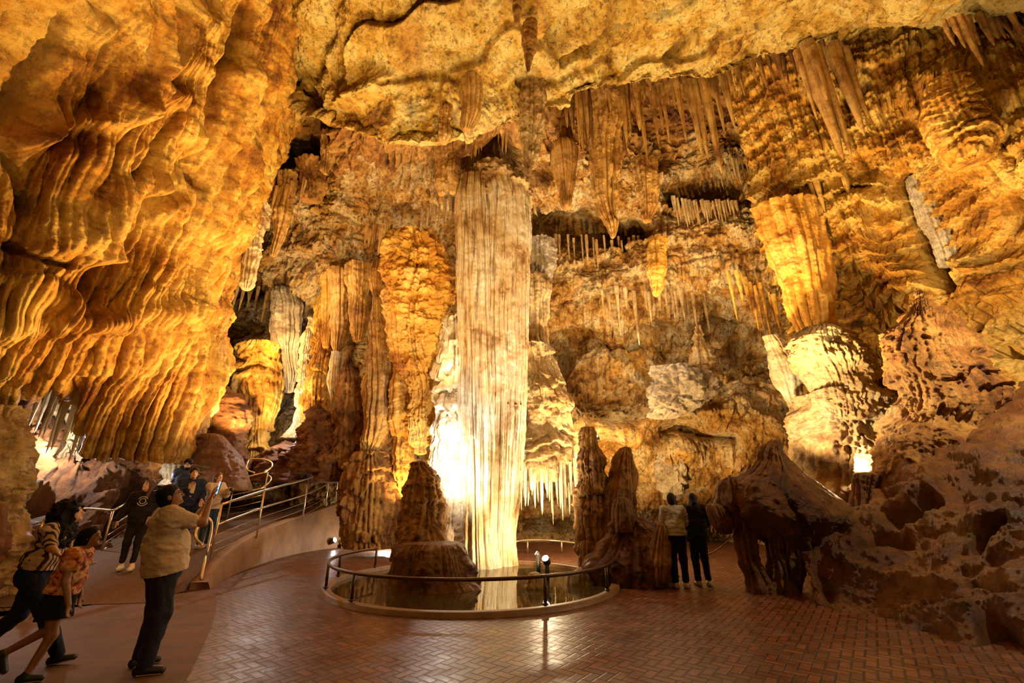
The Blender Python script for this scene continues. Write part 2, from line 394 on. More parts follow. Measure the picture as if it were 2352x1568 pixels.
BS = [([(1240, 530), (1300, 520), (1350, 525), (1430, 535)], 24, -3.6), ([(1440, 520), (1480, 530)], 18, -1.4), ([(1570, 432), (1620, 440), (1670, 442)], 22, -3.4),
      ([(1110, 380), (1150, 365), (1195, 390)], 34, -3.2), ([(740, 290), (700, 330), (640, 380)], 30, -2.2), ([(620, 250), (610, 380)], 26, -1.8),
      ([(1290, 850), (1300, 800), (1350, 780)], 26, -1.4), ([(1470, 780), (1530, 770)], 22, -1.2), ([(1640, 760), (1720, 770), (1690, 800)], 26, -1.6),
      ([(480, 690), (560, 668), (600, 672)], 12, -1.2), ([(470, 755), (520, 765), (590, 760)], 14, -1.0),
      ([(1540, 985), (1570, 970), (1600, 985)], 20, -1.0), ([(1530, 1010), (1500, 1060)], 12, -.7), ([(1620, 1000), (1690, 1010)], 10, -.7),
      ([(1300, 850), (1400, 835), (1500, 835)], 16, .7), ([(1330, 905), (1440, 910), (1490, 895)], 40, -1.3),
      ([(1280, 900), (1330, 980), (1450, 1000), (1500, 960)], 18, .8), ([(1230, 1220), (1330, 1215)], 20, -1.2),
      ([(1500, 940), (1600, 960), (1700, 950), (1800, 990)], 26, .5), ([(1560, 1030), (1640, 1060), (1700, 1080)], 30, .35)]
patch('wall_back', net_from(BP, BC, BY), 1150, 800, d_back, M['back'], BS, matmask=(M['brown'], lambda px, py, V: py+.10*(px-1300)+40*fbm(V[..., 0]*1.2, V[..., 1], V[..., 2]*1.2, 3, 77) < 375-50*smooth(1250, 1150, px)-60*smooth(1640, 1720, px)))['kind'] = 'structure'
# right wall: shelving flowstone that leans in towards the room
RP = [-170, 60, 300, 450, 600, 700, 850, 1000, 1240]
RC = [[1600, 1650, 1700, 1725, 1760, 1790, 1830, 1830, 1830], [1690, 1750, 1810, 1850, 1900, 1930, 1960, 1940, 1930],
      [1790, 1860, 1930, 1990, 2050, 2080, 2100, 2080, 2050], [1880, 1970, 2060, 2130, 2200, 2230, 2250, 2240, 2200],
      [2000, 2100, 2200, 2280, 2350, 2390, 2410, 2400, 2350], [2190, 2300, 2420, 2500, 2600, 2650, 2670, 2650, 2600], [2430, 2550, 2700, 2820, 2950, 3000, 3000, 3000, 2900]]
RY = [[12, 12.4, 13, 13.6, 14.2, 14.8, 15, 15, 15.4], [11, 11.4, 12, 12.4, 12.8, 13, 13, 13.2, 14], [11.2, 11.2, 11.2, 11.4, 11.8, 11.8, 11.8, 12, 12.6],
      [11, 10.8, 10.2, 10.4, 10.6, 10.5, 10.4, 10.6, 11], [10.4, 10.2, 9.3, 9.2, 9.4, 9.2, 9, 9.2, 9.6], [9.4, 9.0, 7.9, 7.7, 7.8, 7.6, 7.5, 7.7, 8], [7.6, 7.2, 6, 5.6, 5.8, 5.7, 5.6, 5.6, 5.8]]
def d_right(V, U, W, px, py):
    x, y, z = V[..., 0], V[..., 1], V[..., 2]
    d = .40*fbm(x*.45, y*.45, z*.45, 3, 81)+.13*fbm(x*2.5, y*2.5, z*2.5, 5, 84, .62)
    n1 = fbm(x*.45, y*.45, z*.25, 3, 86)
    fr_n = vnoise(U*6.0, z*.3, 0*U, 87)*.13+vnoise(U*15, z*.4, 0*U, 88)*.10
    ph = z*1.55+1.3*n1+fr_n*1.5; f = ph-np.floor(ph)
    led = np.clip(1-f, 0, 1)**1.2*smooth(0, .10, f)
    top = smooth(420, 330, py-.18*(px-1800))
    d += led*(.46*(1-top)+.14*top)
    fl = ribs(U, z, 5.0, 90, .15, .8); fl2 = ribs(U, z, 2.0, 92, .3)
    d += .13*(fl-.4)*(.35+.65*np.clip(1.2-f*1.3, 0, 1))+top*.25*fl2
    return d
RS = [([(2085, 420), (2120, 500), (2160, 590), (2190, 660)], 17, -1.5), ([(2330, 460), (2345, 500)], 26, -1.0),
      ([(1770, 510), (1830, 640), (1880, 780)], 34, .7), ([(1840, 560), (1900, 690)], 10, -.8), ([(1862, 870), (1840, 930)], 22, -1.6),
      ([(2180, 215), (2220, 300), (2250, 350)], 45, .8), ([(2160, 190), (2230, 210)], 16, -.6), ([(1900, 800), (1920, 900)], 50, .6),
      ([(2070, 910), (2060, 1000), (2030, 1040)], 22, -.3), ([(1990, 480), (2060, 620), (2100, 680)], 60, .45),
      ([(2250, 640), (2330, 700)], 60, .4), ([(2000, 960), (1960, 1060)], 40, .35)]
patch('wall_right', net_from(RP, RC, RY), 980, 900, d_right, M['flow'], RS)['kind'] = 'structure'
# ceiling: smooth slabs with an undercut lip
lipx = [300, 480, 620, 700, 780, 880, 1010, 1130, 1250, 1380, 1500, 1640, 1740, 1850, 1960, 2160, 2400, 2700]
lipy = [150, 190, 230, 275, 288, 322, 330, 290, 250, 205, 186, 182, 140, 105, 98, 62, 10, -60]
lipY = [12.6, 12.2, 11.8, 11.2, 10.6, 10.3, 10.2, 10.3, 10.4, 10.5, 10.6, 10.6, 10.5, 10.3, 10, 9.2, 8.2, 7]
CN = []
for kk, (dy, dY) in enumerate([(-70, 4.2), (-34, 1.6), (-6, .25), (0, 0)]):
    CN.append([P(x, y+dy, Y+dY) for x, y, Y in zip(lipx, lipy, lipY)])
CN.append([P(x, y*.60-10, Y*.90) for x, y, Y in zip(lipx, lipy, lipY)])
CN.append([P(x, y*.25-40, Y*.76) for x, y, Y in zip(lipx, lipy, lipY)])
CN.append([P((x-1176)*1.0+1176, -190, Y*.60) for x, y, Y in zip(lipx, lipy, lipY)])
CN.append([P((x-1176)*1.0+1176, -600, Y*.36) for x, y, Y in zip(lipx, lipy, lipY)])
CN.append([((x-1176)/100., 0.5, 13.0) for x, y, Y in zip(lipx, lipy, lipY)])
CN.append([((x-1176)/90., -5, 12.0) for x, y, Y in zip(lipx, lipy, lipY)])
def d_ceil(V, U, W, px, py):
    x, y, z = V[..., 0], V[..., 1], V[..., 2]
    d = .24*fbm(x*.4, y*.4, z*.4, 3, 101)+.09*fbm(x*2.2, y*2.2, z*2.2, 4, 104)+.07*fbm(x*6, y*6, z*6, 4, 105, .65)
    # broken bedding steps running diagonally
    s = (x*.45+y*.95)*.42+.75*fbm(x*.3, y*.3, z*.3, 3, 107); f = s-np.floor(s)
    d += .34*((1-f)*smooth(0, .05, f)-.6)
    s = (x*.8-y*.5)*.7+.6*fbm(x*.4, y*.4, z*.4, 3, 108); f = s-np.floor(s)
    d += .12*(1-f)*smooth(0, .04, f)
    d += .06*(ridg(vnoise(x*1.7, y*1.7, z*1.7, 109), 2.5)-.6)
    return d-.12
CS = [([(1290, 110), (1330, 80), (1420, 30), (1500, -10)], 26, -1.3), ([(1545, 145), (1600, 95), (1690, 45)], 11, -.9), ([(1300, 150), (1380, 110), (1470, 60), (1600, 0)], 8, -.6), ([(1900, 130), (2050, 70), (2200, 30), (2330, -10)], 10, -.7), ([(1880, 20), (1960, 10), (2010, -10)], 16, -.6),
      ([(690, 330), (700, 200), (740, 60), (760, -20)], 24, -.5), ([(880, 190), (960, 175), (1040, 180)], 8, -.3),
      ([(790, 240), (860, 190), (900, 190)], 16, .4), ([(1200, 190), (1300, 180), (1420, 130)], 10, -.35)]
patch('ceiling', CN, 1150, 620, d_ceil, M['ceil'], CS, toward=(0, 6, 4))['kind'] = 'structure'
# ---------------- floor: herringbone brick ----------------
POOL = (-.78, 10.05, 2.85)   # centre x, y, radius
def brick_mat():
    m, t, b = nt('red_herringbone_brick')
    g = t.nodes.new('ShaderNodeNewGeometry')
    mp = t.nodes.new('ShaderNodeMapping'); mp.inputs['Rotation'].default_value = (0, 0, math.radians(38)); t.links.new(g.outputs['Position'], mp.inputs['Vector'])
    wob = mix(t, .02, mp.outputs[0], noise(t, mp.outputs[0], 1.5, 3, .5), 'ADD')
    sx = t.nodes.new('ShaderNodeSeparateXYZ'); t.links.new(wob, sx.inputs[0])
    S = .105   # brick width, length 2S: herringbone period 4 cells
    X = mathn(t, 'DIVIDE', sx.outputs[0], S); Yv = mathn(t, 'DIVIDE', sx.outputs[1], S)
    ix = mathn(t, 'FLOOR', X); iy = mathn(t, 'FLOOR', Yv)
    fx = mathn(t, 'SUBTRACT', X, ix); fy = mathn(t, 'SUBTRACT', Yv, iy)
    k = mathn(t, 'FLOORED_MODULO', mathn(t, 'SUBTRACT', ix, iy), 4)
    def near(a): # 1 if k==a
        return mathn(t, 'COMPARE', k, float(a))
    e = {}
    for n_, v in (('l', fx), ('r', mathn(t, 'SUBTRACT', 1.0, fx)), ('d', fy), ('u', mathn(t, 'SUBTRACT', 1.0, fy))): e[n_] = v
    for n_ in t.nodes:
        if n_.type == 'MATH' and n_.operation == 'COMPARE': n_.inputs[2].default_value = .3
    big = 9.0
    # k=0: left half of horizontal brick (open right); k=1: right half (open left); k=2: top half of vertical (open down); k=3: bottom half (open up)
    def opened(edge, kk):
        c = near(kk)
        c.node.inputs[2].default_value = .3
        return mathn(t, 'ADD', e[edge], mathn(t, 'MULTIPLY', c, big))
    dmin = mathn(t, 'MINIMUM', mathn(t, 'MINIMUM', opened('r', 0), opened('l', 1)), mathn(t, 'MINIMUM', opened('d', 2), opened('u', 3)))
    mort = ramp(t, [(.05, (0, 0, 0)), (.12, (1, 1, 1))], dmin)
    # per-brick id
    hx = mathn(t, 'SUBTRACT', ix, near(1)); hx2 = near(1); hx2.node.inputs[2].default_value = .3
    hx.node.inputs[1].default_value = 0
    idx = mathn(t, 'SUBTRACT', ix, hx2); n2 = near(2); n2.node.inputs[2].default_value = .3; idy = mathn(t, 'SUBTRACT', iy, n2)
    cb = t.nodes.new('ShaderNodeCombineXYZ'); t.links.new(idx, cb.inputs[0]); t.links.new(idy, cb.inputs[1])
    wn = t.nodes.new('ShaderNodeTexWhiteNoise'); t.links.new(cb.outputs[0], wn.inputs['Vector'])
    col = ramp(t, [(0, (.105, .034, .015)), (.5, (.155, .052, .020)), (1, (.22, .080, .030))], wn.outputs['Value'])
    col = mix(t, mathn(t, 'MULTIPLY', ramp(t, [(.4, (0, 0, 0)), (.6, (1, 1, 1))], noise(t, g.outputs['Position'], .7, 6, .6)), .45), col, (.10, .036, .018))
    col = mix(t, mort, (.028, .012, .008), col)
    # paving only right of the concrete strip at far left / near
    t.links.new(col, b.inputs['Base Color'])
    rr = ramp(t, [(.3, (.26,)*3), (.7, (.5,)*3)], noise(t, g.outputs['Position'], 3, 5, .6))
    t.links.new(rr, b.inputs['Roughness'])
    h = mathn(t, 'ADD', mathn(t, 'MULTIPLY', mort, 1.0), mathn(t, 'MULTIPLY', noise(t, g.outputs['Position'], 14, 5, .6), .5))
    h = mathn(t, 'ADD', h, mathn(t, 'MULTIPLY', wn.outputs['Value'], .55))
    bp = t.nodes.new('ShaderNodeBump'); bp.inputs['Strength'].default_value = .6; bp.inputs['Distance'].default_value = .012
    t.links.new(h, bp.inputs['Height']); t.links.new(bp.outputs[0], b.inputs['Normal'])
    return m
M['brick'] = brick_mat()
M['concrete'] = plain('ochre_concrete', (.27, .145, .060), .7, bumpn=(6, .5), var=.25, vscale=2)
M['asphalt'] = plain('dark_brown_asphalt', (.13, .066, .032), .8, bumpn=(60, .6), var=.3, vscale=30)
def ring_mesh(name, c, r0, r1, z0, z1, mat, parent=None, n=128, a0=0, a1=2*math.pi, hole_only=False):
    V = []; a = np.linspace(a0, a1, n+1)
    for r, z in ((r0, z0), (r0, z1), (r1, z1), (r1, z0), (r0, z0)):
        V.append(np.stack([c[0]+r*np.cos(a), c[1]+r*np.sin(a), 0*a+z], -1))
    return new_mesh(name, np.array(V), grid_quads(n+1, 5)[:, ::-1], mat, parent, False)
# floor sheet with a round hole for the pool: polar band + outer square
def floor_mesh():
    n = 256; a = np.linspace(0, 2*math.pi, n, endpoint=False)
    cx, cy, r = POOL
    rings = []
    for k, rr in enumerate([r+.02, 4.5, 7, 10]):
        rings.append(np.stack([cx+rr*np.cos(a), cy+rr*np.sin(a), 0*a], -1))
    s = 16.0/np.maximum(abs(np.cos(a)), abs(np.sin(a)))
    rings.append(np.stack([cx+s*np.cos(a), cy+s*np.sin(a), 0*a], -1))
    o = new_mesh('floor', np.array(rings), grid_quads(n, 5, True)[:, ::-1], M['brick'], None, False)
    o['kind'] = 'structure'
floor_mesh()
# ---------------- free-standing and hanging formations ----------------
M['column'] = rock('cream_column_calcite', ((.34, .16, .045), (.80, .58, .30), (.93, .83, .62)), .75, .12, .38, .75, streakxy=9)
M['amber'] = rock('orange_drapery_calcite', ((.40, .14, .02), (.80, .40, .06), (.88, .55, .14)), .35, .3, .42, .6, streakxy=6)
M['hang'] = rock('brown_amber_stalactite', ((.20, .075, .015), (.56, .29, .07), (.78, .50, .17)), .5, .35, .42, .7, streakxy=8)
M['tan'] = rock('tan_layered_flowstone', ((.26, .12, .04), (.66, .42, .17), (.84, .66, .36)), .35, .4, .5, .9)
def formation(name, mat, Y, prof, k=.7, n=96, m=None, fl=(5, .06), fl2=(14, .02), rough=.05, shelf=0, sf=1.6, big=.06, parent=None,
              label=None, cat=None, group=None, seed=None, ymax=None, cap=True, fringe=.12, zf=.22, warp=.10):
    seed = seed if seed is not None else (len(name)*13+int(prof[0][1])) % 97
    pr = sorted(prof); ys = np.array([p[0] for p in pr], float)
    H = ys[-1]-ys[0]; m = m or int(min(420, max(28, H*.75)))
    yy = np.linspace(ys[0], ys[-1], m)
    def itp(j, dflt):
        v = [(p[j] if len(p) > j else dflt) for p in pr]
        r = np.interp(yy, ys, v); kk = max(1, m//24)
        pad = np.concatenate([np.full(kk, r[0]), r, np.full(kk, r[-1])]); ker = np.ones(2*kk+1)/(2*kk+1)
        s = np.convolve(pad, ker, 'valid'); return s
    xl, xr, YY = itp(1, 0), itp(2, 0), itp(3, Y)
    th = np.linspace(0, 2*math.pi, n, endpoint=False)
    x1 = np.array([P(a, b, c) for a, b, c in zip(xl, yy, YY)]); x2 = np.array([P(a, b, c) for a, b, c in zip(xr, yy, YY)])
    C = (x1+x2)/2; R = np.maximum((x2[:, 0]-x1[:, 0])/2, .004); D = R*k
    if ymax: D = np.minimum(D, ymax)
    if cap:   # rounded ends
        t = np.linspace(0, 1, m); e = np.minimum(1, np.sqrt(np.clip(t*m/3.0, 0, 1))); e2 = np.minimum(1, np.sqrt(np.clip((1-t)*m/3.0, 0, 1)))
        R = R*np.maximum(e*e2, .02); D = D*np.maximum(e*e2, .02)
    cx, cy, cz = C[:, 0:1], C[:, 1:2], C[:, 2:3]
    ct, st_ = np.cos(th)[None], np.sin(th)[None]
    X = cx+R[:, None]*ct; Yv = cy+D[:, None]*st_; Z = cz+0*X
    lx, ly = X-cx, Yv-cy
    sc = np.clip(R[:, None]/.12, 0, 1)
    wv = warp*vnoise(X*.8, Yv*.8, Z*.5, seed)
    Rm = float(np.mean(R))*(.5+.5*k); n1 = max(4, round(2*math.pi*Rm*fl[0]*.75)); n2 = max(7, round(2*math.pi*Rm*fl2[0]*.62))
    tw = warp*2.2*vnoise(0*Z, Z*.6, 0*Z+seed, seed)
    wz = tw+warp*1.2*vnoise(ct*2+0*Z, st_*2+0*Z, Z*.5, seed+1)
    def rib(nn, sd):
        ph = (th[None]/(2*math.pi))*nn+wz*nn*.16+.35*vnoise(ct*3+0*Z, st_*3+0*Z, Z*zf*1.5, sd+4); c_ = np.floor(ph) % nn
        return np.sqrt(np.clip(np.sin(math.pi*(ph-np.floor(ph))), 0, 1))*(.4+.6*(vnoise(c_*3.7, Z*zf, 0*Z+sd, sd)*.5+.5))
    d = fl[1]*(rib(n1, seed+1)-.5)*2.2+fl2[1]*(rib(n2, seed+2)-.5)*2.2+rough*1.3*fbm(X*3.2, Yv*3.2, Z*3.2, 4, seed+3, .6)+big*2*fbm(X*1.0, Yv*1.0, Z*1.0, 2, seed+5)
    if shelf:
        tear = fringe*(vnoise(lx*13, ly*13, Z*.5, seed+7)+.5*vnoise(lx*29, ly*29, Z*.5, seed+9))*.55
        ph = Z*sf+1.15*fbm(X*1.1, Yv*1.1, Z*.7, 3, seed+8)+tear; f = ph-np.floor(ph); am = .35+.9*smooth(-.3, .5, fbm(X*1.3, Yv*1.3, Z*1.3, 2, seed+11))
        d = d+am*shelf*.75*(np.clip(1-f, 0, 1)**.9*smooth(0, .14, f)-.3)
    d = d*sc
    rr = np.hypot(R[:, None]*ct, D[:, None]*st_)+1e-6
    fac = np.maximum(1+d/rr, .15)
    X = cx+lx*fac; Yv = cy+ly*fac
    V = np.stack([X, Yv, Z], -1)
    V = np.concatenate([V.reshape(-1, 3), C[0:1], C[-1:]]); q = grid_quads(n, m, True)
    i = np.arange(n); top = np.stack([np.full(n, n*m), (i+1) % n, i], -1); bot = np.stack([np.full(n, n*m+1), (m-1)*n+i, (m-1)*n+(i+1) % n], -1)
    o = new_mesh(name, V, q, M[mat] if isinstance(mat, str) else mat, parent, True, np.concatenate([top, bot]))
    return tag(o, label, cat, group)
F = formation
# the great column in the pool
col = empty('cave_column', P(1130, 1295, 12.4))
def under(o, root):
    o.parent = root; o.matrix_parent_inverse = root.matrix_world.inverted() if False else o.matrix_parent_inverse
    from mathutils import Matrix
    o.matrix_parent_inverse = Matrix.Translation(root.location).inverted() if root.rotation_euler.z == 0 else (Matrix.Translation(root.location) @ root.rotation_euler.to_matrix().to_4x4()).inverted()
    return o
tag(col, 'tall cream fluted double column rising from the pool to the roof', 'cave column')
a = F('left_shaft', 'column', 12.1, [(404, 1066, 1108), (420, 1052, 1116), (480, 1047, 1122), (600, 1050, 1128), (800, 1056, 1135), (900, 1054, 1138), (1000, 1060, 1140), (1100, 1063, 1140), (1200, 1066, 1140), (1260, 1068, 1140), (1300, 1066, 1150), (1315, 1060, 1152)],
      k=.9, n=260, fl=(6.5, .075), fl2=(17, .030), rough=.015, big=.015, m=420, zf=.05, warp=.03)
b = F('right_shaft', 'column', 12.5, [(410, 1095, 1175), (440, 1095, 1215), (470, 1100, 1219), (600, 1100, 1216), (800, 1104, 1212), (900, 1105, 1208), (1000, 1105, 1205), (1100, 1105, 1200), (1180, 1108, 1190), (1230, 1108, 1183), (1280, 1105, 1188), (1315, 1095, 1196)],
      k=.85, n=300, fl=(8, .05), fl2=(21, .028), rough=.02, big=.02, m=420, zf=.05, warp=.03)
c = F('root_buttress', 'pale', 12.5, [(1100, 1045, 1085), (1150, 1032, 1090), (1200, 1020, 1095), (1250, 1008, 1100), (1300, 1000, 1100), (1315, 998, 1100)], k=.7, fl=(4, .03), fl2=(12, .01), rough=.03)
d = F('crown', 'tan', 12.8, [(395, 1080, 1130), (408, 1066, 1190), (440, 1060, 1222), (490, 1070, 1216)], k=.8, n=160, fl=(7, .05), rough=.16, shelf=.12, sf=2.5)
for o in (a, b, c, d): under(o, col)
col_bands = [(1126, 800, 1210, 830), (1126, 918, 1208, 955)]
for (x0, y0, x1, y1) in col_bands:
    under(F('collar', 'tan', 12.42, [(y0, x0+6, x1-4), ((y0+y1)/2, x0-8, x1+2), (y1, x0+4, x1-5)], k=.82, n=200, fl=(9, .03), rough=.07, shelf=.05, sf=5, m=40), col)
T = [
 # name, mat, Y, k, kwargs, prof, label, cat
 ('flowstone_terrace', 'pale', 13.0, .8, dict(shelf=.34, sf=1.15, fl=(7, .07), n=220, rough=.05, fringe=.3), [(725, 1030, 1060), (760, 1018, 1075), (850, 1004, 1085), (950, 1000, 1090), (1050, 996, 1095), (1130, 1000, 1095), (1200, 1008, 1095), (1230, 1020, 1090)], 'dazzling white stepped flowstone against the left side of the great column', 'flowstone'),
 ('flowstone_wall', 'tan', 14.6, .55, dict(shelf=.30, sf=1.3, fl=(6, .05), n=320, rough=.07, big=.12, fringe=.25), [(790, 1195, 1270), (830, 1190, 1285), (880, 1190, 1290), (950, 1190, 1305), (1010, 1190, 1325), (1060, 1190, 1345), (1090, 1192, 1340), (1110, 1200, 1325)], 'cream stepped flowstone bulging behind the right side of the great column', 'flowstone'),
 ('fluted_pillar', 'tan', 14.9, .8, dict(fl=(8, .07), fl2=(20, .03), n=180), [(630, 1205, 1255), (650, 1206, 1265), (700, 1208, 1262), (790, 1208, 1258), (825, 1205, 1262)], 'grey-brown fluted pillar close behind the upper right of the great column', 'cave column'),
 ('pillar_fringe', 'grey', 15.4, .5, dict(fl=(9, .10), fl2=(20, .03), n=200, shelf=.1), [(545, 1205, 1268), (600, 1207, 1272), (650, 1210, 1262)], 'pale fringe of fused stalactites above the fluted pillar', 'stalactite'),
 ('shield_drapery', 'amber', 13.4, .45, dict(fl=(4.5, .11), fl2=(14, .055), n=320, rough=.15, big=.09, zf=.35, warp=.4), [(528, 905, 990), (545, 884, 1010), (620, 882, 1032), (650, 880, 1040), (690, 886, 1034), (745, 892, 1016), (815, 903, 1004), (850, 928, 1001), (900, 945, 997), (960, 947, 990), (1000, 950, 980), (1045, 958, 968)], 'huge orange shield with hanging drapery left of the great column', 'cave drapery'),
 ('drapery_tip', 'amber', 13.2, .6, dict(fl=(8, .05), n=120), [(690, 884, 935), (760, 892, 935), (810, 902, 930), (850, 912, 918)], 'pointed orange side lobe on the left edge of the shield', 'cave drapery'),
 ('thick_stalactite', 'amber', 14.0, .9, dict(fl=(7, .05), n=150, shelf=.03, sf=4), [(790, 914, 950), (900, 905, 950), (1000, 903, 952), (1060, 900, 955), (1105, 905, 950), (1142, 918, 934)], 'long orange column hanging below the shield to knee height of the rocks', 'stalactite'),
 ('ribbed_column', 'hang', 14.3, .9, dict(fl=(9, .06), fl2=(22, .02), n=200, shelf=.05, sf=2), [(600, 858, 876), (640, 852, 884), (737, 846, 896), (883, 840, 909), (960, 834, 908), (1010, 831, 898), (1055, 834, 852)], 'ribbed brown-gold column beside the left edge of the orange shield', 'cave column'),
 ('flowstone_mound', 'brown', 14.4, .8, dict(shelf=.26, sf=2.0, fl=(9, .07), n=260, rough=.08, fringe=.3), [(1035, 820, 890), (1070, 800, 912), (1120, 788, 922), (1180, 785, 925), (1240, 790, 918), (1262, 800, 910)], 'brown layered flowstone mound at the foot of the ribbed column', 'flowstone'),
 ('hanging_pillar', 'hang', 15.0, .9, dict(fl=(10, .06), n=140), [(605, 800, 852), (650, 802, 851), (720, 806, 848), (770, 810, 836), (788, 816, 826)], 'wide grey-brown hanging pillar, right of the pair left of the ribbed column', 'stalactite'),
 ('hanging_pillar', 'hang', 15.2, .9, dict(fl=(10, .07), n=140), [(615, 758, 800), (700, 762, 798), (760, 766, 790), (812, 768, 776)], 'wide brown hanging pillar, left of the pair left of the ribbed column', 'stalactite'),
 ('hanging_pillar', 'amber', 15.6, .9, dict(fl=(10, .05), n=100), [(625, 738, 760), (700, 740, 760), (800, 742, 752)], 'slim orange hanging pillar above the stacked column', 'stalactite'),
 ('stacked_column', 'flow', 16.0, .9, dict(shelf=.20, sf=1.6, fl=(8, .06), n=200, fringe=.25), [(680, 732, 758), (740, 722, 763), (800, 718, 761), (880, 706, 758), (960, 695, 752), (1015, 688, 764), (1050, 680, 780)], 'golden column of stacked drip tiers in the left background', 'cave column'),
 ('stalagmite', 'pale', 16.6, .9, dict(shelf=.12, sf=2.2, fl=(9, .05), n=120), [(725, 708, 718), (760, 700, 718), (800, 694, 712), (860, 684, 708), (930, 680, 704), (980, 670, 700), (1010, 640, 690)], 'thin white knobbly stalagmite left of the stacked column', 'stalagmite'),
 ('stalagmite', 'brown', 14.8, .9, dict(fl=(9, .05), n=160, shelf=.05, rough=.08), [(808, 797, 806), (850, 790, 812), (866, 784, 828), (950, 770, 834), (1020, 766, 838), (1080, 764, 842)], 'dark brown blunt stalagmite in front of the hanging pillars', 'stalagmite'),
 ('stalactite', 'pale', 15.0, .9, dict(fl=(12, .03), n=80), [(805, 764, 779), (850, 760, 774), (900, 757, 768), (944, 760, 763)], 'cream hanging spike between stacked column and dark stalagmite', 'stalactite'),
 ('boulder', 'dark', 15.0, .8, dict(rough=.16, big=.14, fl=(5, .04)), [(925, 720, 745), (960, 700, 770), (1000, 682, 778), (1050, 672, 790), (1090, 670, 800)], 'dark rough boulder at the foot of the stacked column', 'boulder'),
 ('boulder', 'dark', 14.6, .8, dict(rough=.14, big=.14, fl=(5, .03)), [(1020, 745, 775), (1045, 728, 790), (1075, 722, 796), (1110, 724, 790)], 'smooth dark boulder at the top end of the ramp railing', 'boulder'),
 ('boulder', 'dark', 16.0, .8, dict(rough=.16, big=.16, fl=(5, .03)), [(1010, 640, 670), (1035, 610, 710), (1070, 590, 740), (1110, 585, 750)], 'dark sloping rock heap behind the curved end of the railing', 'boulder'),
 ('terraced_mound', 'flow', 16.4, .7, dict(shelf=.40, sf=.95, fl=(9, .05), n=260, fringe=.2), [(782, 575, 622), (810, 550, 636), (850, 536, 645), (902, 520, 646), (915, 540, 640), (960, 546, 628), (1010, 552, 612), (1070, 552, 600)], 'golden tiered mound like a stacked cake in the left background', 'flowstone'),
 ('dim_mound', 'dark', 15.2, .7, dict(rough=.14, big=.15), [(878, 492, 508), (905, 455, 530), (940, 440, 550), (1000, 430, 556), (1090, 420, 560)], 'shaded dark brown mound in front of the tiered golden mound', 'mound'),  # the mound's shade is put into this dark stone colour
 ('dim_mound', 'fore', 13.6, .8, dict(rough=.05, big=.05, fl=(4, .01)), [(995, 470, 500), (1015, 445, 525), (1050, 415, 548), (1095, 385, 560), (1130, 375, 568)], 'smooth rounded brown mound behind the bearded visitor', 'mound'),
 ('grey_drapery', 'grey', 16.8, .5, dict(fl=(8, .12), fl2=(20, .04), n=200), [(660, 630, 668), (700, 628, 690), (760, 628, 690), (800, 632, 684), (850, 645, 682), (903, 655, 668)], 'grey-white hanging drapery in the left background', 'cave drapery'),
 ('stalactite', 'pale', 13.0, .8, dict(fl=(9, .06), fl2=(22, .025), n=150, shelf=.10, sf=1.8), [(465, 552, 614), (490, 548, 612), (530, 556, 602), (560, 558, 598), (600, 561, 590), (650, 557, 578), (668, 560, 568)], 'pale tasselled stalactite cluster hanging beside the left wall', 'stalactite'),
 ('stalactite', 'brown', 12.4, .8, dict(fl=(5, .04), n=130, rough=.03), [(200, 622, 672), (240, 620, 668), (300, 616, 658), (350, 612, 640), (378, 610, 628)], 'smooth dark brown hanging column high beside the left wall', 'stalactite'),
 ('drapery', 'brown', 13.8, .6, dict(fl=(10, .08), n=140), [(368, 680, 748), (400, 684, 748), (440, 690, 744), (468, 700, 735)], 'brown pleated drapery under the dark roof gap', 'cave drapery'),
 ('drapery', 'hang', 13.2, .7, dict(fl=(12, .06), n=110), [(300, 734, 772), (340, 736, 770), (380, 738, 760), (402, 744, 752)], 'fluted brown hanging bundle below the roof slab corner', 'cave drapery'),
 ('drapery', 'hang', 13.6, .7, dict(fl=(11, .07), n=120), [(395, 640, 682), (430, 636, 680), (500, 632, 668), (560, 624, 645), (590, 622, 630)], 'long ragged brown drapery right of the tasselled stalactite', 'cave drapery'),
 # hanging from the roof slab
 ('stalactite', 'hang', 9.7, .9, dict(fl=(10, .05), n=110), [(175, 1010, 1042), (200, 1010, 1038), (260, 1010, 1036), (322, 1006, 1032), (330, 1012, 1024)], 'rough brown hanging stub left of the broad smooth stalactite', 'stalactite'),
 ('stalactite', 'hang', 9.4, .8, dict(fl=(11, .05), n=150, rough=.02), [(150, 1044, 1112), (180, 1048, 1106), (256, 1056, 1098), (285, 1060, 1088), (302, 1066, 1076)], 'broad smooth brown stalactite hanging from the middle of the roof lip', 'stalactite'),
 ('stalactite', 'tan', 10.0, .8, dict(fl=(9, .06), fl2=(24, .02), n=180, rough=.06), [(180, 1190, 1254), (230, 1189, 1253), (290, 1190, 1252), (340, 1194, 1244), (372, 1200, 1232), (404, 1209, 1216)], 'thick cream-sided stalactite hanging right above the great column', 'stalactite'),
 ('stalactite', 'hang', 11.9, .9, dict(fl=(10, .05), n=110), [(312, 1004, 1032), (360, 1003, 1030), (410, 1004, 1026), (450, 1010, 1020)], 'gold-edged stalactite left of the column crown, outer of two', 'stalactite'),
 ('stalactite', 'hang', 11.9, .9, dict(fl=(10, .05), n=110), [(312, 1032, 1058), (360, 1034, 1056), (410, 1034, 1050), (446, 1036, 1044)], 'brown stalactite left of the column crown, inner of two', 'stalactite'),
 ('fan_stalactite', 'hang', 11.6, .9, dict(fl=(14, .05), fl2=(28, .02), n=200, rough=.015), [(326, 1282, 1308), (336, 1272, 1320), (350, 1270, 1324), (390, 1276, 1320), (430, 1284, 1316), (462, 1292, 1310), (482, 1298, 1304)], 'fan-topped ribbed gold stalactite like a jellyfish right of the column', 'stalactite'),
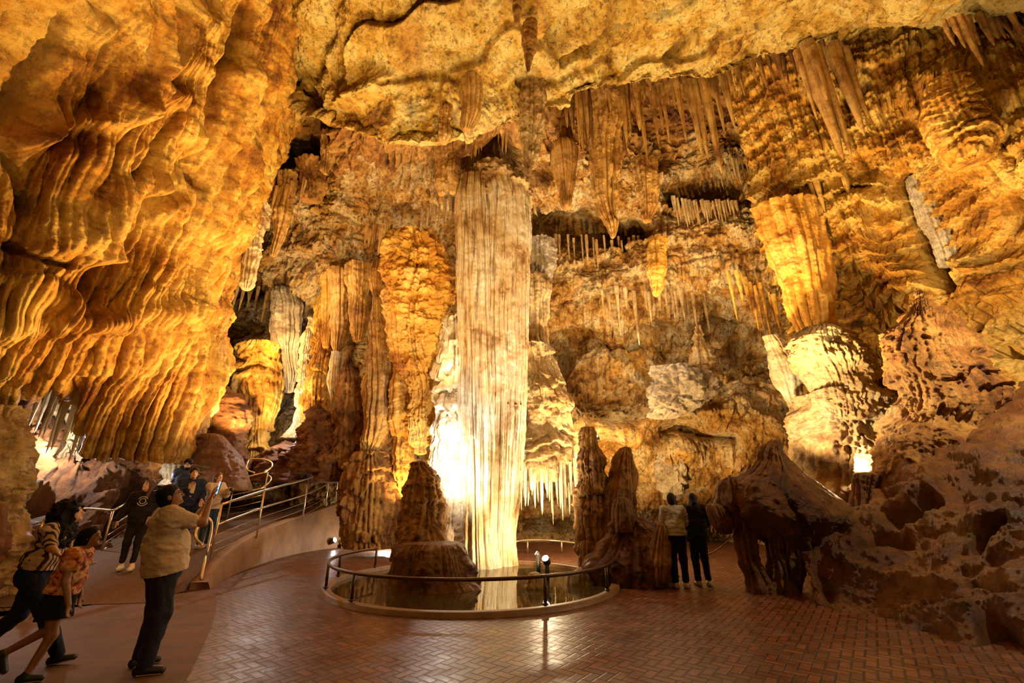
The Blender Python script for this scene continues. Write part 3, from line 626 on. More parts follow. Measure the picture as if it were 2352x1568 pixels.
 ('stalactite', 'brown', 12.0, .8, dict(fl=(6, .05), n=120), [(200, 1270, 1330), (240, 1276, 1324), (300, 1280, 1318), (338, 1284, 1314)], 'shadowed brown hanging mass above the fan-topped stalactite', 'stalactite'),  # shadow on this mass is put into its darker brown stone
 ('stalactite', 'hang', 11.2, .85, dict(fl=(7, .09), fl2=(20, .025), n=220, rough=.05), [(195, 1348, 1430), (240, 1356, 1426), (330, 1362, 1424), (420, 1368, 1423), (470, 1371, 1421), (505, 1384, 1420), (530, 1398, 1418), (548, 1404, 1412)], 'longest and thickest gold stalactite cluster right of the great column', 'stalactite'),
 ('stalactite', 'brown', 11.4, .8, dict(fl=(6, .06), n=120), [(200, 1412, 1450), (280, 1414, 1450), (350, 1410, 1440), (375, 1404, 1420)], 'brown drapery blade hooked onto the longest stalactite cluster', 'cave drapery'),
 ('stalactite', 'hang', 12.4, .8, dict(fl=(8, .07), n=150), [(365, 1450, 1510), (400, 1456, 1510), (440, 1462, 1508), (480, 1474, 1500), (512, 1482, 1490)], 'short twin-tipped gold stalactite below the main fringe', 'stalactite'),
 ('stalactite', 'amber', 13.0, .8, dict(fl=(7, .06), n=120), [(545, 1492, 1530), (600, 1496, 1528), (650, 1500, 1524), (682, 1504, 1510)], 'lone dark orange stalactite on the middle of the back wall', 'stalactite'),
 ('stalactite', 'brown', 8.0, .9, dict(fl=(12, .02), n=80), [(52, 1205, 1232), (90, 1202, 1226), (130, 1206, 1222), (166, 1211, 1215)], 'short dark rusty stalactite hanging alone from the bright roof', 'stalactite'),
 ('stalactite', 'brown', 6.6, .9, dict(fl=(12, .02), n=70), [(-25, 1180, 1196), (20, 1181, 1194), (60, 1184, 1190)], 'slim dark spike at the top edge of the photo', 'stalactite'),
 # right side
 ('beehive_flowstone', 'flow', 8.5, .8, dict(shelf=.20, sf=3.2, fl=(7, .04), n=240, fringe=.25), [(175, 2150, 2190), (195, 2136, 2210), (240, 2132, 2235), (290, 2148, 2262), (330, 2168, 2290), (355, 2184, 2288), (375, 2205, 2270)], 'beehive-shaped banded flowstone high on the right', 'flowstone'),
 ('leaning_drapery', 'amber', 12.4, .7, dict(fl=(4.5, .12), fl2=(12, .03), n=220), [(470, 1736, 1870), (500, 1745, 1878), (600, 1778, 1896), (700, 1815, 1908), (755, 1838, 1912), (775, 1850, 1905)], 'large gold drapery with dark vertical slots right of centre', 'cave drapery'),
 ('grey_column', 'grey', 10.6, .8, dict(fl=(5, .04), n=140, shelf=.04, sf=2.5), [(405, 2078, 2140), (450, 2092, 2158), (520, 2118, 2180), (580, 2148, 2198), (612, 2164, 2196)], 'bare grey leaning column in the cleft on the right', 'cave column'),
 ('bulbous_flowstone', 'tan', 11.6, .8, dict(shelf=.28, sf=1.7, fl=(11, .045), fl2=(24, .02), n=340, fringe=.5, rough=.09, big=.10), [(748, 1865, 1915), (775, 1838, 1950), (830, 1832, 1992), (860, 1856, 1998), (880, 1868, 1992), (930, 1872, 2000), (975, 1868, 2020)], 'bulbous cream knob with hanging fringe on the right wall', 'flowstone'),
 ('stalagmite_cluster', 'brown', 9.2, .8, dict(shelf=.20, sf=1.5, fl=(10, .035), n=340, rough=.10, fringe=.25, big=.12), [(660, 2106, 2116), (700, 2102, 2130), (728, 2070, 2160), (745, 2050, 2195), (800, 2054, 2216), (860, 2062, 2238), (920, 2080, 2268), (970, 2060, 2250), (1030, 2045, 2240), (1110, 2035, 2240), (1180, 2040, 2230)], 'shaded brown tiered stalagmite with a horn above the big boulder', 'stalagmite'),
 ('pale_blade', 'pale', 13.2, .7, dict(fl=(8, .05), n=120), [(768, 1758, 1775), (800, 1764, 1795), (860, 1780, 1835), (905, 1795, 1848), (950, 1818, 1842)], 'white leaning blade of calcite left of the bulbous knob', 'cave drapery'),
 ('flowstone_apron', 'tan', 11.9, .8, dict(shelf=.22, sf=1.6, fl=(9, .05), n=340, rough=.10, fringe=.5, big=.18), [(900, 1870, 1990), (960, 1850, 2060), (1050, 1835, 2110), (1130, 1830, 2110), (1215, 1850, 2060)], 'bright cream apron of flowstone behind the mushroom rock', 'flowstone'),
 ('boulder', 'tan', 10.2, .9, dict(rough=.04, big=.04), [(930, 2050, 2075), (950, 2040, 2090), (975, 2042, 2088)], 'round tan knob, upper of two at the foot of the shaded stalagmite', 'boulder'),
 ('boulder', 'tan', 10.0, .9, dict(rough=.04, big=.04), [(975, 2060, 2110), (1000, 2048, 2130), (1025, 2055, 2120)], 'round tan knob, lower of two at the foot of the shaded stalagmite', 'boulder'),
 ('stalagmite', 'dark', 9.3, .9, dict(rough=.05), [(1083, 1975, 1995), (1100, 1968, 2004), (1130, 1966, 2008), (1180, 1960, 2010)], 'small dark stub peeping over the left end of the big boulder', 'stalagmite'),
 ('flowstone_ledge', 'grey', 15.6, .5, dict(shelf=.10, sf=2.6, fl=(6, .08), n=220, rough=.12, big=.12), [(838, 1512, 1600), (870, 1500, 1640), (905, 1496, 1650), (935, 1495, 1600), (962, 1502, 1545)], 'knobbly grey-white flowstone pile in the middle of the back wall', 'flowstone'),
 ('stalagmite', 'tan', 15.4, .8, dict(shelf=.10, sf=3, n=120), [(745, 1596, 1612), (790, 1594, 1620), (820, 1588, 1636), (855, 1592, 1640)], 'small bulbous stalagmite on the back wall shelf', 'stalagmite'),
 ('flowstone_cluster', 'grey', 17.4, .6, dict(shelf=.22, sf=2.2, fl=(8, .07), n=180, fringe=.3), [(1030, 1530, 1560), (1070, 1505, 1580), (1110, 1510, 1575), (1150, 1528, 1562)], 'grey-white cauliflower drip cluster low on the back wall', 'flowstone'),
 # rocks around the pool and path
 ('flowstone', 'pale', 12.3, .6, dict(rough=.22, big=.15, fl=(9, .10), n=200, shelf=.1), [(895, 70, 200), (940, 62, 196), (1000, 60, 180), (1050, 62, 160), (1086, 66, 110)], 'ragged pale rock added for the floodlit glow inside the hollow under the left wall', 'flowstone'),  # added pale rock; the hollow's floodlit brightness is in its colour
 ('cave_column', 'tan', 8.4, .7, dict(rough=.14, big=.10, shelf=.08), [(930, -60, 40), (1000, -60, 52), (1100, -60, 60), (1200, -60, 56), (1280, -60, 52), (1385, -60, 46)], 'golden lumpy column at the very left edge of the photo', 'cave column'),
 ('boulder', 'pale', 12.6, .8, dict(rough=.12), [(1062, 388, 404), (1085, 378, 412), (1118, 380, 410)], 'small pale rock added for the bright spot between the hoodie woman and the bearded man', 'boulder'),  # added in place of a bright spot, its light put into the pale colour
 ('stalagmite', 'brown', 10.6, .8, dict(shelf=.08, sf=2.6, fl=(8, .06), n=240, rough=.08, fringe=.5), [(978, 1346, 1362), (1000, 1338, 1372), (1060, 1334, 1380), (1100, 1332, 1390), (1130, 1326, 1402), (1196, 1327, 1400), (1240, 1338, 1398), (1280, 1340, 1400)], 'tall shaggy stalagmite with a lamp behind its tip, right of the pool', 'stalagmite'),
 ('stalagmite', 'brown', 10.5, .85, dict(fl=(8, .035), n=150, rough=.04), [(1025, 1430, 1446), (1045, 1412, 1460), (1077, 1398, 1468), (1137, 1388, 1470), (1180, 1390, 1470), (1230, 1390, 1475)], 'pointed dome-topped brown stalagmite right of the shaggy one', 'stalagmite'),
 ('stalagmite', 'fore', 9.9, .85, dict(fl=(8, .02), n=120, rough=.03), [(1140, 1418, 1436), (1160, 1408, 1444), (1200, 1402, 1452), (1225, 1400, 1460)], 'stubby rounded knob on top of the brown mound', 'stalagmite'),
 ('rock_mound', 'fore', 10.0, .8, dict(rough=.09, big=.10, n=220), [(1185, 1420, 1470), (1205, 1400, 1505), (1250, 1380, 1532), (1300, 1368, 1538), (1345, 1366, 1540), (1362, 1370, 1536)], 'broad brown mound between the pool and the standing pair', 'mound'),
 ('boulder', 'brown', 9.35, .8, dict(fl=(9, .03), n=140, rough=.04), [(1200, 1508, 1530), (1225, 1494, 1540), (1290, 1480, 1546), (1330, 1486, 1542), (1352, 1496, 1534)], 'egg-shaped ribbed brown rock beside the woman in grey', 'boulder'),
 ('boulder', 'brown', 10.4, .8, dict(fl=(9, .03), n=120, rough=.04), [(1240, 1335, 1362), (1258, 1326, 1376), (1290, 1324, 1382), (1325, 1322, 1390)], 'ribbed round rock at the right rim of the pool', 'boulder'),
 ('boulder', 'grey', 9.9, .8, dict(fl=(9, .02), n=120, rough=.04), [(1300, 1330, 1362), (1318, 1308, 1370), (1340, 1306, 1374), (1360, 1310, 1374)], 'pale wet rock dipping into the pool at its right rim', 'boulder'),
 ('stalagmite', 'brown', 10.1, .8, dict(shelf=.05, sf=2.2, fl=(7, .045), n=220, rough=.09, big=.05, fringe=.4), [(1058, 945, 980), (1070, 940, 988), (1107, 938, 1010), (1159, 936, 1013), (1214, 920, 1010), (1250, 908, 1018), (1290, 905, 1020)], 'dark stalagmite standing on the pool rock with a lamp behind', 'stalagmite'),
 ('boulder', 'fore', 9.55, .8, dict(rough=.06, big=.07, n=220, fl=(5, .02)), [(1243, 930, 1048), (1256, 908, 1062), (1290, 898, 1074), (1325, 892, 1086), (1345, 886, 1104), (1370, 880, 1118)], 'large flat-topped brown rock in the front of the pool', 'boulder'),
 ('boulder', 'tan', 9.4, .8, dict(rough=.03, big=.02, n=90, fl=(5, .01)), [(1312, 1220, 1238), (1325, 1210, 1248), (1345, 1204, 1254), (1365, 1204, 1254)], 'small rounded rock in the water below the pool lamp', 'boulder'),
]
for (nm, mt, Y, k, kw, prof, lab, cat) in T:
    F(nm, mt, Y, prof, k=k, label=lab, cat=cat, **kw)
# mushroom rock: cap over ragged legs
mr = empty('mushroom_rock', P(1780, 1355, 9.1)); tag(mr, 'dark mushroom-shaped rock on ragged legs beside the pair', 'rock')
cap = F('cap', 'fore', 9.1, [(1008, 1768, 1798), (1020, 1752, 1810), (1045, 1738, 1826), (1075, 1730, 1846), (1097, 1700, 1866), (1112, 1672, 1878), (1150, 1656, 1915), (1185, 1668, 1938), (1210, 1700, 1925), (1235, 1745, 1890), (1258, 1780, 1870), (1285, 1822, 1868)], k=.5, n=260, fl=(6, .04), rough=.06, big=.08, m=300)
under(cap, mr)
under(F('cap_shoulder', 'fore', 9.0, [(1093, 1662, 1690), (1104, 1650, 1705), (1150, 1645, 1730), (1200, 1672, 1760), (1215, 1690, 1760)], k=.8, fl=(7, .03), rough=.05), mr)
under(F('cap_nose', 'fore', 8.9, [(1155, 1630, 1646), (1170, 1628, 1662), (1200, 1640, 1680), (1228, 1655, 1676)], k=.8, fl=(9, .03), rough=.04, n=80), mr)
for pr in ([(1190, 1684, 1728), (1280, 1704, 1740), (1350, 1722, 1766), (1368, 1726, 1768)], [(1200, 1722, 1742), (1290, 1732, 1748), (1364, 1752, 1772)],
           [(1215, 1750, 1800), (1260, 1758, 1796), (1300, 1765, 1812), (1374, 1772, 1830)], [(1240, 1800, 1842), (1300, 1806, 1836), (1376, 1820, 1846)]):
    under(F('leg', 'fore', 9.0, pr, k=.8, n=90, fl=(14, .05), fl2=(30, .012), rough=.05), mr)
# ragged drip fringe under the cap
_r = random.Random(3)
for i in range(26):
    x = 1690+i*6.2; y0 = 1186+i*3.0 if i < 20 else 1246
    F('drip', 'fore', 8.75+_r.random()*.3, [(y0-6, x-4, x+5), (y0+14, x-3, x+3), (y0+22+_r.random()*16, x-1, x+1)], n=14, m=12, fl=(14, .0), fl2=(20, 0), rough=.01, big=0).parent = mr
for o in list(mr.children):
    if o.name.startswith('drip'): under(o, mr)
# the great boulder in the right foreground
g = lambda x, y: PG(x, y, -.06)
BN = [[P(1905, 1340, 10.8), g(1868, 1388), g(1960, 1428), g(2060, 1464), g(2180, 1497), g(2330, 1522), g(2520, 1570), g(2800, 1640)],
      [P(1900, 1310, 10.8), P(1852, 1335, 8.5), P(1940, 1372, 7.7), P(2050, 1405, 7.1), P(2180, 1430, 6.4), P(2330, 1440, 5.8), P(2520, 1450, 5.2), P(2800, 1460, 4.4)],
      [P(1895, 1285, 10.8), P(1838, 1285, 8.8), P(1925, 1300, 8.1), P(2040, 1300, 7.6), P(2170, 1300, 7.0), P(2330, 1290, 6.5), P(2520, 1280, 5.8), P(2800, 1260, 5)],
      [P(1900, 1262, 10.8), P(1852, 1246, 9.1), P(1940, 1225, 8.7), P(2040, 1180, 8.4), P(2180, 1120, 7.9), P(2340, 1060, 7.3), P(2520, 1000, 6.6), P(2800, 930, 5.8)],
      [P(1910, 1250, 10.8), P(1880, 1226, 9.7), P(1948, 1188, 9.6), P(2020, 1100, 9.6), P(2130, 1000, 9.4), P(2350, 868, 9.0), P(2560, 760, 8.4), P(2850, 650, 7.4)],
      [P(1930, 1270, 12), P(1930, 1250, 11.6), P(1990, 1215, 11.6), P(2060, 1150, 11.6), P(2160, 1060, 11.4), P(2360, 940, 11), P(2570, 830, 10.4), P(2850, 700, 9.4)]]
def d_boul(V, U, W, px, py):
    x, y, z = V[..., 0], V[..., 1], V[..., 2]
    a = vnoise(x*.9+.5*z, y*.9, z*1.8-.6*x, 131)
    st2 = z*1.5+.5*x-.3*y+.9*fbm(x*.6, y*.6, z*.6, 3, 135); f2 = st2-np.floor(st2)
    return .15*fbm(x*.8, y*.8, z*.8, 4, 130)+.08*(ridg(a, 2)-.5)+.045*((1-f2)*smooth(0, .3, f2)-.5)+.12*fbm(x*2.2, y*2.6, z*2.6, 5, 133, .6)-.05
o = patch('boulder', BN, 620, 460, d_boul, M['fore'],
      [([(1880, 1310), (1900, 1350)], 16, -.25), ([(2050, 1180), (2100, 1160), (2130, 1140)], 14, -.45), ([(2280, 1440), (2290, 1480), (2300, 1500)], 26, -.7),
       ([(2000, 1230), (2060, 1220)], 16, -.3), ([(2240, 1240), (2270, 1210), (2300, 1190)], 14, -.35), ([(1950, 1290), (2100, 1330), (2200, 1350)], 16, .16),
       ([(1960, 1200), (2060, 1150), (2140, 1100)], 22, .25), ([(2230, 1330), (2300, 1350)], 14, -.3), ([(2080, 1440), (2200, 1450)], 12, .18)], toward=(4, 0, 4))
tag(o, 'huge rust brown boulder filling the right foreground', 'boulder')
# ---------------- thin stalactites, one object each ----------------
def unit_stal(seed, n=22, m=34, tip=.05):
    t = np.linspace(0, 1, m)[:, None]; th = np.linspace(0, 2*math.pi, n, endpoint=False)[None]
    r = (1-t)**.55*(1+.16*vnoise(t*7, 0*t, 0*t+seed, seed))
    r = r*(1+.22*(ridg(vnoise(np.cos(th)*1.8+seed, np.sin(th)*1.8, t*1.6, seed+3), 2.2)-.5))+.02
    wx = .35*vnoise(t*2.2, 0*t+3, 0*t, seed+5)*t
    V = np.stack([r*np.cos(th)+wx, r*np.sin(th)+.6*wx, -t+0*r], -1).reshape(-1, 3)
    return V, grid_quads(n, m, True)[:, ::-1]
US = [unit_stal(s) for s in range(7)]
UM = {}
def stal(x, ytop, ytip, wpx, Y, mat, label, group, rnd):
    key = (rnd.randrange(7), mat)
    tp = P(x, ytip, Y); a = P(x, ytop, Y); L = a[2]-tp[2]+.15
    dist = a[1]*CT+(a[2]-CAMZ)*ST; r = wpx/2*dist/FPX
    if key not in UM:
        o = new_mesh('stalactite', US[key[0]][0], US[key[0]][1], M[mat]); UM[key] = o.data
    else:
        o = bpy.data.objects.new('stalactite', UM[key]); COL.objects.link(o)
    o.location = (tp[0], Y, tp[2]+L); o.scale = (r, r, L); o.rotation_euler = (0, 0, rnd.random()*6.28)
    return tag(o, label, 'stalactite', group)
def row(n, path, Y, ln, wd, mat, label, group, seed, jit=6):
    """n stalactites hung along a pixel polyline [(x, ytop)...]"""
    rnd = random.Random(seed); xs = [p[0] for p in path]; ys = [p[1] for p in path]
    for i in range(n):
        x = xs[0]+(xs[-1]-xs[0])*(i+rnd.random()*.8+.1)/n; yt = float(np.interp(x, xs, ys))+rnd.uniform(-jit, 2)
        l = rnd.uniform(*ln)*(.6+.8*rnd.random()); stal(x, yt-8, yt+l, rnd.uniform(*wd), Y+rnd.uniform(-.35, .35), mat, label, group, rnd)
rs = random.Random(11)
for (x, yt, yb, w_, lab) in [(1538, 205, 330, 11, 'gold stalactite at the left of the long straight row on the roof lip'), (1577, 200, 325, 13, 'curved-tip gold stalactite in the long straight row'),
     (1611, 195, 352, 19, 'broad-tipped gold stalactite, left of the three longest on the roof lip'), (1627, 195, 368, 19, 'gold stalactite with notched tip, middle of the three longest on the roof lip'),
     (1658, 190, 400, 22, 'thickest brown-gold stalactite, right of the three longest on the roof lip'), (1666, 190, 310, 12, 'thin dark stalactite just behind the thickest one'),
     (1687, 185, 292, 16, 'brown spindle-shaped stalactite at the right end of the lip row'), (1487, 215, 368, 14, 'dark needle stalactite left of the long straight row'),
     (1514, 210, 332, 13, 'brown stalactite between dark needle and long straight row'), (1470, 205, 300, 20, 'lumpy gold stalactite above the dark needle'), (1396, 225, 314, 14, 'brown stalactite in front of the longest cluster'),
     (1340, 225, 350, 16, 'brown stalactite left of the longest cluster'), (1440, 205, 330, 16, 'brown stalactite right of the longest cluster')]:
    stal(x, yt, yb, w_, 10.9+rs.random()*.3, 'hang', lab, 'long stalactites on the roof lip', rs)
for (x, yt, yb, w_, lab) in [(1936, 110, 368, 34, 'longest of the thick leaning stalactites under the right roof slab'), (1957, 118, 362, 24, 'long stalactite fused to the right side of the longest leaning one'),
     (1985, 112, 314, 26, 'thick pointed stalactite right of the longest leaning one'), (1996, 120, 272, 20, 'outermost right stalactite of the leaning bunch'), (1878, 125, 275, 14, 'thin curved stalactite left of the leaning bunch'),
     (1900, 120, 230, 20, 'short stalactite at the left of the leaning bunch')]:
    stal(x, yt, yb, w_, 10.0+rs.random()*.3, 'hang', lab, 'leaning stalactites under the right roof slab', rs)
row(36, [(1300, 232), (1400, 205), (1500, 190), (1640, 186), (1720, 165)], 11.0, (35, 90), (8, 15), 'hang', 'small brown stalactite in the crowded fringe on the roof lip', 'fringe of small stalactites on the roof lip', 1)
row(12, [(1330, 235), (1460, 205)], 11.4, (80, 150), (9, 17), 'brown', 'dark brown stalactite in the thick fringe behind the longest cluster', 'dark stalactites behind the longest cluster', 2)
row(18, [(1735, 140), (1800, 118), (1900, 108), (1960, 105)], 10.9, (30, 80), (6, 13), 'brown', 'thin brown stalactite left of the leaning bunch', 'small stalactites left of the leaning bunch', 3)
row(11, [(2190, 72), (2270, 52), (2370, 30)], 8.3, (40, 80), (10, 18), 'hang', 'brown stalactite at the far right of the roof', 'stalactites at the far right of the roof', 4)
row(9, [(1050, 318), (1110, 305)], 11.8, (30, 60), (6, 12), 'hang', 'small stalactite over the left top of the great column', 'small stalactites over the great column', 5)
row(8, [(1140, 292), (1192, 285)], 11.8, (30, 62), (6, 11), 'hang', 'small gold stalactite over the right top of the great column', 'small gold stalactites over the great column', 6)
row(30, [(1548, 468), (1600, 478), (1700, 476)], 14.3, (22, 48), (4, 8), 'tan', 'thin pale stalactite in the fringe below the dark hollow', 'white fringe below the dark hollow', 7, 4)
row(16, [(1660, 405), (1700, 378), (1790, 380)], 14.1, (22, 45), (4, 8), 'tan', 'thin tan stalactite in the fringe above the dark hollow', 'tan fringe above the dark hollow', 8, 4)
row(28, [(1195, 1085), (1260, 1075), (1335, 1080)], 14.3, (70, 130), (7, 12), 'pale', 'thin white stalactite hanging low beside the great column', 'low white stalactites beside the great column', 9, 22)
row(16, [(1270, 560), (1500, 570)], 16.6, (25, 60), (4, 8), 'tan', 'thin tan stalactite high on the back wall', 'thin stalactites high on the back wall', 10, 14)
row(18, [(1380, 690), (1640, 690)], 16.2, (35, 80), (6, 12), 'tan', 'tan stalactite over the back wall shelf', 'stalactites over the back wall shelf', 12, 26)
row(10, [(1690, 640), (1800, 700)], 14.2, (45, 90), (7, 13), 'flow', 'gold stalactite left of the slotted drapery', 'gold stalactites left of the slotted drapery', 13, 14)
row(12, [(560, 470), (700, 430)], 13.6, (30, 70), (5, 10), 'hang', 'small brown stalactite near the tasselled cluster', 'small stalactites near the tasselled cluster', 14, 20)
row(8, [(830, 545), (900, 530)], 13.4, (20, 50), (5, 9), 'hang', 'small brown stalactite at the top left of the orange shield', 'small stalactites by the orange shield', 15, 12)
row(8, [(470, 640), (640, 700)], 17.0, (25, 60), (5, 10), 'tan', 'small tan stalactite in the left background', 'small stalactites in the left background', 16, 16)
row(8, [(960, 500), (1048, 470)], 12.6, (18, 40), (4, 8), 'tan', 'tiny stalactite on the ledge left of the column crown', 'tiny stalactites on the ledge by the crown', 17, 6)
row(14, [(60, 930), (200, 940)], 10.6, (60, 120), (6, 14), 'pale', 'floodlit white stalactite in the hollow under the left wall', 'floodlit stalactites under the left wall', 18, 20)
row(12, [(1870, 440), (2060, 430)], 11.6, (25, 70), (7, 14), 'flow', 'gold stalactite in the upper right fringe', 'gold stalactites in the upper right fringe', 19, 14)
# ---------------- pool ----------------
cx, cy, PR = POOL
water_m, t, b = nt('still_pool_water')
b.inputs['Base Color'].default_value = (.05, .035, .012, 1); b.inputs['Roughness'].default_value = .03
b.inputs['Specular IOR Level'].default_value = .9; b.inputs['IOR'].default_value = 1.33
g_ = t.nodes.new('ShaderNodeNewGeometry'); bp = t.nodes.new('ShaderNodeBump'); bp.inputs['Strength'].default_value = .06; bp.inputs['Distance'].default_value = .02
t.links.new(noise(t, g_.outputs['Position'], 5, 3, .5), bp.inputs['Height']); t.links.new(bp.outputs[0], b.inputs['Normal'])
aa = np.linspace(0, 2*math.pi, 96, endpoint=False)
Vw = np.concatenate([[[cx, cy, 0]], np.stack([cx+(PR+.01)*np.cos(aa), cy+(PR+.01)*np.sin(aa), 0*aa-.0], -1)])
wt = new_mesh('pool_water', Vw, None, water_m, None, False, [(0, 1+i, 1+(i+1) % 96) for i in range(96)])
tag(wt, 'still dark water mirroring the column inside the round kerb', 'water')
M['kerb'] = plain('damp_brown_kerb', (.20, .105, .045), .5, bumpn=(8, .4), var=.25, vscale=3)
kr = ring_mesh('pool_kerb', (cx, cy), PR-.10, PR+.06, -.3, .07, M['kerb'], n=160); tag(kr, 'low round concrete kerb around the pool', 'kerb')
# ---------------- tubes and railings ----------------
def tube(name, pts, r, mat, parent=None, n=10, sub=0, closed=False):
    pts = np.array(pts, float)
    if sub: pts = bspl(pts, (len(pts)-1)*sub+1, 0)
    d = np.gradient(pts, axis=0); d /= np.linalg.norm(d, axis=1, keepdims=True)+1e-9
    up = np.array([0, 0, 1.]); V = []
    for p, t_ in zip(pts, d):
        a = np.cross(t_, up if abs(t_[2]) < .9 else np.array([0, 1., 0])); a /= np.linalg.norm(a); b_ = np.cross(a, t_)
        th = np.linspace(0, 2*math.pi, n, endpoint=False)
        V.append(p+r*(np.cos(th)[:, None]*a+np.sin(th)[:, None]*b_))
    V = np.array(V); m = len(pts); q = grid_quads(n, m, True)
    Vf = np.concatenate([V.reshape(-1, 3), pts[:1], pts[-1:]]); i = np.arange(n)
    tr = np.concatenate([np.stack([np.full(n, n*m), (i+1) % n, i], -1), np.stack([np.full(n, n*m+1), (m-1)*n+i, (m-1)*n+(i+1) % n], -1)])
    o = new_mesh(name, Vf, q, mat, None, True, tr)
    if parent is not None: under(o, parent)
    return o
M['steel'] = plain('brushed_steel_rail', (.72, .60, .42), .30, .9)
M['darkrail'] = plain('dark_bronze_rail', (.10, .060, .035), .38, .7)
def arc(a0, a1, r, z, n=40):
    return [(cx+r*math.cos(math.radians(a0+(a1-a0)*i/n)), cy+r*math.sin(math.radians(a0+(a1-a0)*i/n)), z) for i in range(n+1)]
pr_ = empty('pool_railing', (cx, cy, .1)); tag(pr_, 'dark low tubular railing curving around the front of the pool', 'railing')
RR = PR-.02
tube('handrail', arc(150, 382-22, RR, .48, 90)[0:], .028, M['darkrail'], pr_)
for ang in (150, 178, 205, 232, 297, 330, 360):
    x, y = cx+RR*math.cos(math.radians(ang)), cy+RR*math.sin(math.radians(ang))
    ps = tube('post', [(x, y, .08), (x, y, .50)], .026, M['darkrail'], pr_)
    tube('post_base', [(x, y, .095), (x, y, .115)], .05, M['darkrail'], pr_)
# rear lit rails
rr = empty('rear_railing', (-4.9, 16.8, 0)); tag(rr, 'glaring low white rail left behind the pool', 'railing')
tube('handrail', [P(768, 1243, 16.6), P(845, 1234, 16.6), P(915, 1226, 16.6)], .035, M['steel'], rr)
for x in (772, 842, 905):
    tp = P(x, 1234, 16.6); tube('post', [(tp[0], tp[1], 0), (tp[0], tp[1], tp[2])], .03, M['steel'], rr)
rr = empty('rear_railing', (1.6, 15.6, 0)); tag(rr, 'low pale rail on the brick path right behind the pool', 'railing')
ap = [P(1185, 1243, 14.8), P(1215, 1240, 15.0), P(1270, 1241, 15.2), P(1335, 1248, 14.8)]
tube('handrail', ap, .03, M['steel'], rr, sub=6)
for x in (1212, 1290):
    tp = P(x, 1241, 15.0); tube('post', [(tp[0], tp[1], 0), (tp[0], tp[1], tp[2])], .025, M['steel'], rr)
# ---------------- ramp, parapet ----------------
def rz(y): return float(np.interp(y, [5, 8.0, 9.9, 12, 14.5, 16.2, 18], [-.02, .0, .42, .66, .97, 1.28, 1.42]))
RAMP_L = [(-9.2, 7.6), (-9.5, 9.0), (-9.9, 10.5), (-9.8, 12), (-9.9, 13.5), (-9.6, 15.5), (-9.2, 17)]
RAMP_R = [(-5.95, 8.1), (-6.1, 9.4), (-6.5, 10.6), (-6.75, 12.2), (-6.95, 14), (-6.9, 15), (-6.65, 16.2), (-6.4, 17)]
L_ = bspl(np.array(RAMP_L), 60, 0); R_ = bspl(np.array(RAMP_R), 60, 0)
rows = []
for l, r in zip(L_, R_):
    y = (l[1]+r[1])/2; z = rz(y)+.012
    rows.append([(l[0], l[1], z-1.6), (l[0], l[1], z), (r[0], r[1], z), (r[0], r[1], z-1.6)])
o = new_mesh('ramp', np.array(rows), grid_quads(4, 60)[:, ::-1], M['asphalt'], None, False); tag(o, 'dark asphalt ramp climbing to the left passage', 'ramp')
# lighter concrete apron in front of the ramp
AP = [PG(-60, 1405), PG(190, 1398), PG(480, 1352), PG(478, 1300), PG(60, 1345), PG(-300, 1460)]
AP = [PG(-900, 1500, .004), PG(-200, 1440, .004), PG(190, 1392, .004), PG(484, 1352, .004), PG(500, 1380, .004), PG(486, 1440, .004), PG(440, 1540, .004), PG(330, 1700, .004), PG(-300, 2400, .004)]
M['apron'] = plain('orange_brown_concrete', (.14, .060, .024), .7, bumpn=(8, .5), var=.22, vscale=3)
o = new_mesh('concrete_apron', AP, None, M['apron'], None, False, [(0, i, i+1) for i in range(1, 8)][::1]); tag(o, 'smooth brown concrete floor at the foot of the ramp', 'floor slab')
# parapet wall
BT = [(483, 1352), (520, 1328), (570, 1306), (640, 1282), (700, 1268), (745, 1261), (775, 1258)]
TP = [(470, 1308), (505, 1278), (560, 1252), (600, 1236), (660, 1208), (720, 1180), (780, 1150)]
base = np.array([PG(x, y) for x, y in BT]); hts = np.array([.12, .42, .66, .92, 1.12, 1.32, 1.48])
base = bspl(base, 80, 0); hts = bspl(hts, 80, 0)
tn = np.gradient(base, axis=0); nn = np.stack([-tn[:, 1], tn[:, 0], 0*tn[:, 0]], -1); nn /= np.linalg.norm(nn, axis=1, keepdims=True)
if nn[:, 0].mean() > 0: nn = -nn
top1 = base+nn*.06; top1[:, 2] = hts; top2 = base+nn*.34; top2[:, 2] = hts; bk = top2.copy(); bk[:, 2] = -.02
rows = np.stack([base, top1, top2, bk], 1); V = bspl(rows, 4, 1)
q = grid_quads(4, 80); o = new_mesh('parapet_wall', V, q, M['concrete'], None, False, [(0, 1, 2), (0, 2, 3), (316, 318, 317), (316, 319, 318)])
tag(o, 'curved tan concrete wall holding up the ramp', 'wall')
# ramp railings
def railing(name, lab, posts, rail_h, mid_h, wires, endloop=None):
    root = empty(name, posts[0][0]); tag(root, lab, 'railing')
    top = [p[1] for p in posts]; mid = [tuple(np.array(p[0])+(np.array(p[1])-np.array(p[0]))*mid_h) for p in posts]
    tube('handrail', top, .026, M['steel'], root, sub=6); tube('middle_rail', mid, .022, M['steel'], root, sub=6)
    for f in wires:
        tube('wire', [tuple(np.array(p[0])+(np.array(p[1])-np.array(p[0]))*f) for p in posts], .006, M['steel'], root, n=6, sub=4)
    for p in posts: tube('post', [p[0], p[1]], .024, M['steel'], root)
    return root
def post(xb, yb, xt, yt, Y):
    b_ = P(xb, yb, Y); t_ = P(xt, yt, Y); return (b_, (b_[0], b_[1], t_[2]))
rp = [post(483, 1283, 508, 1158, 9.9), post(588, 1236, 607, 1126, 12.0), post(694, 1195, 703, 1098, 14.5), post(747, 1165, 757, 1078, 16.2), post(770, 1150, 782, 1066, 16.9)]
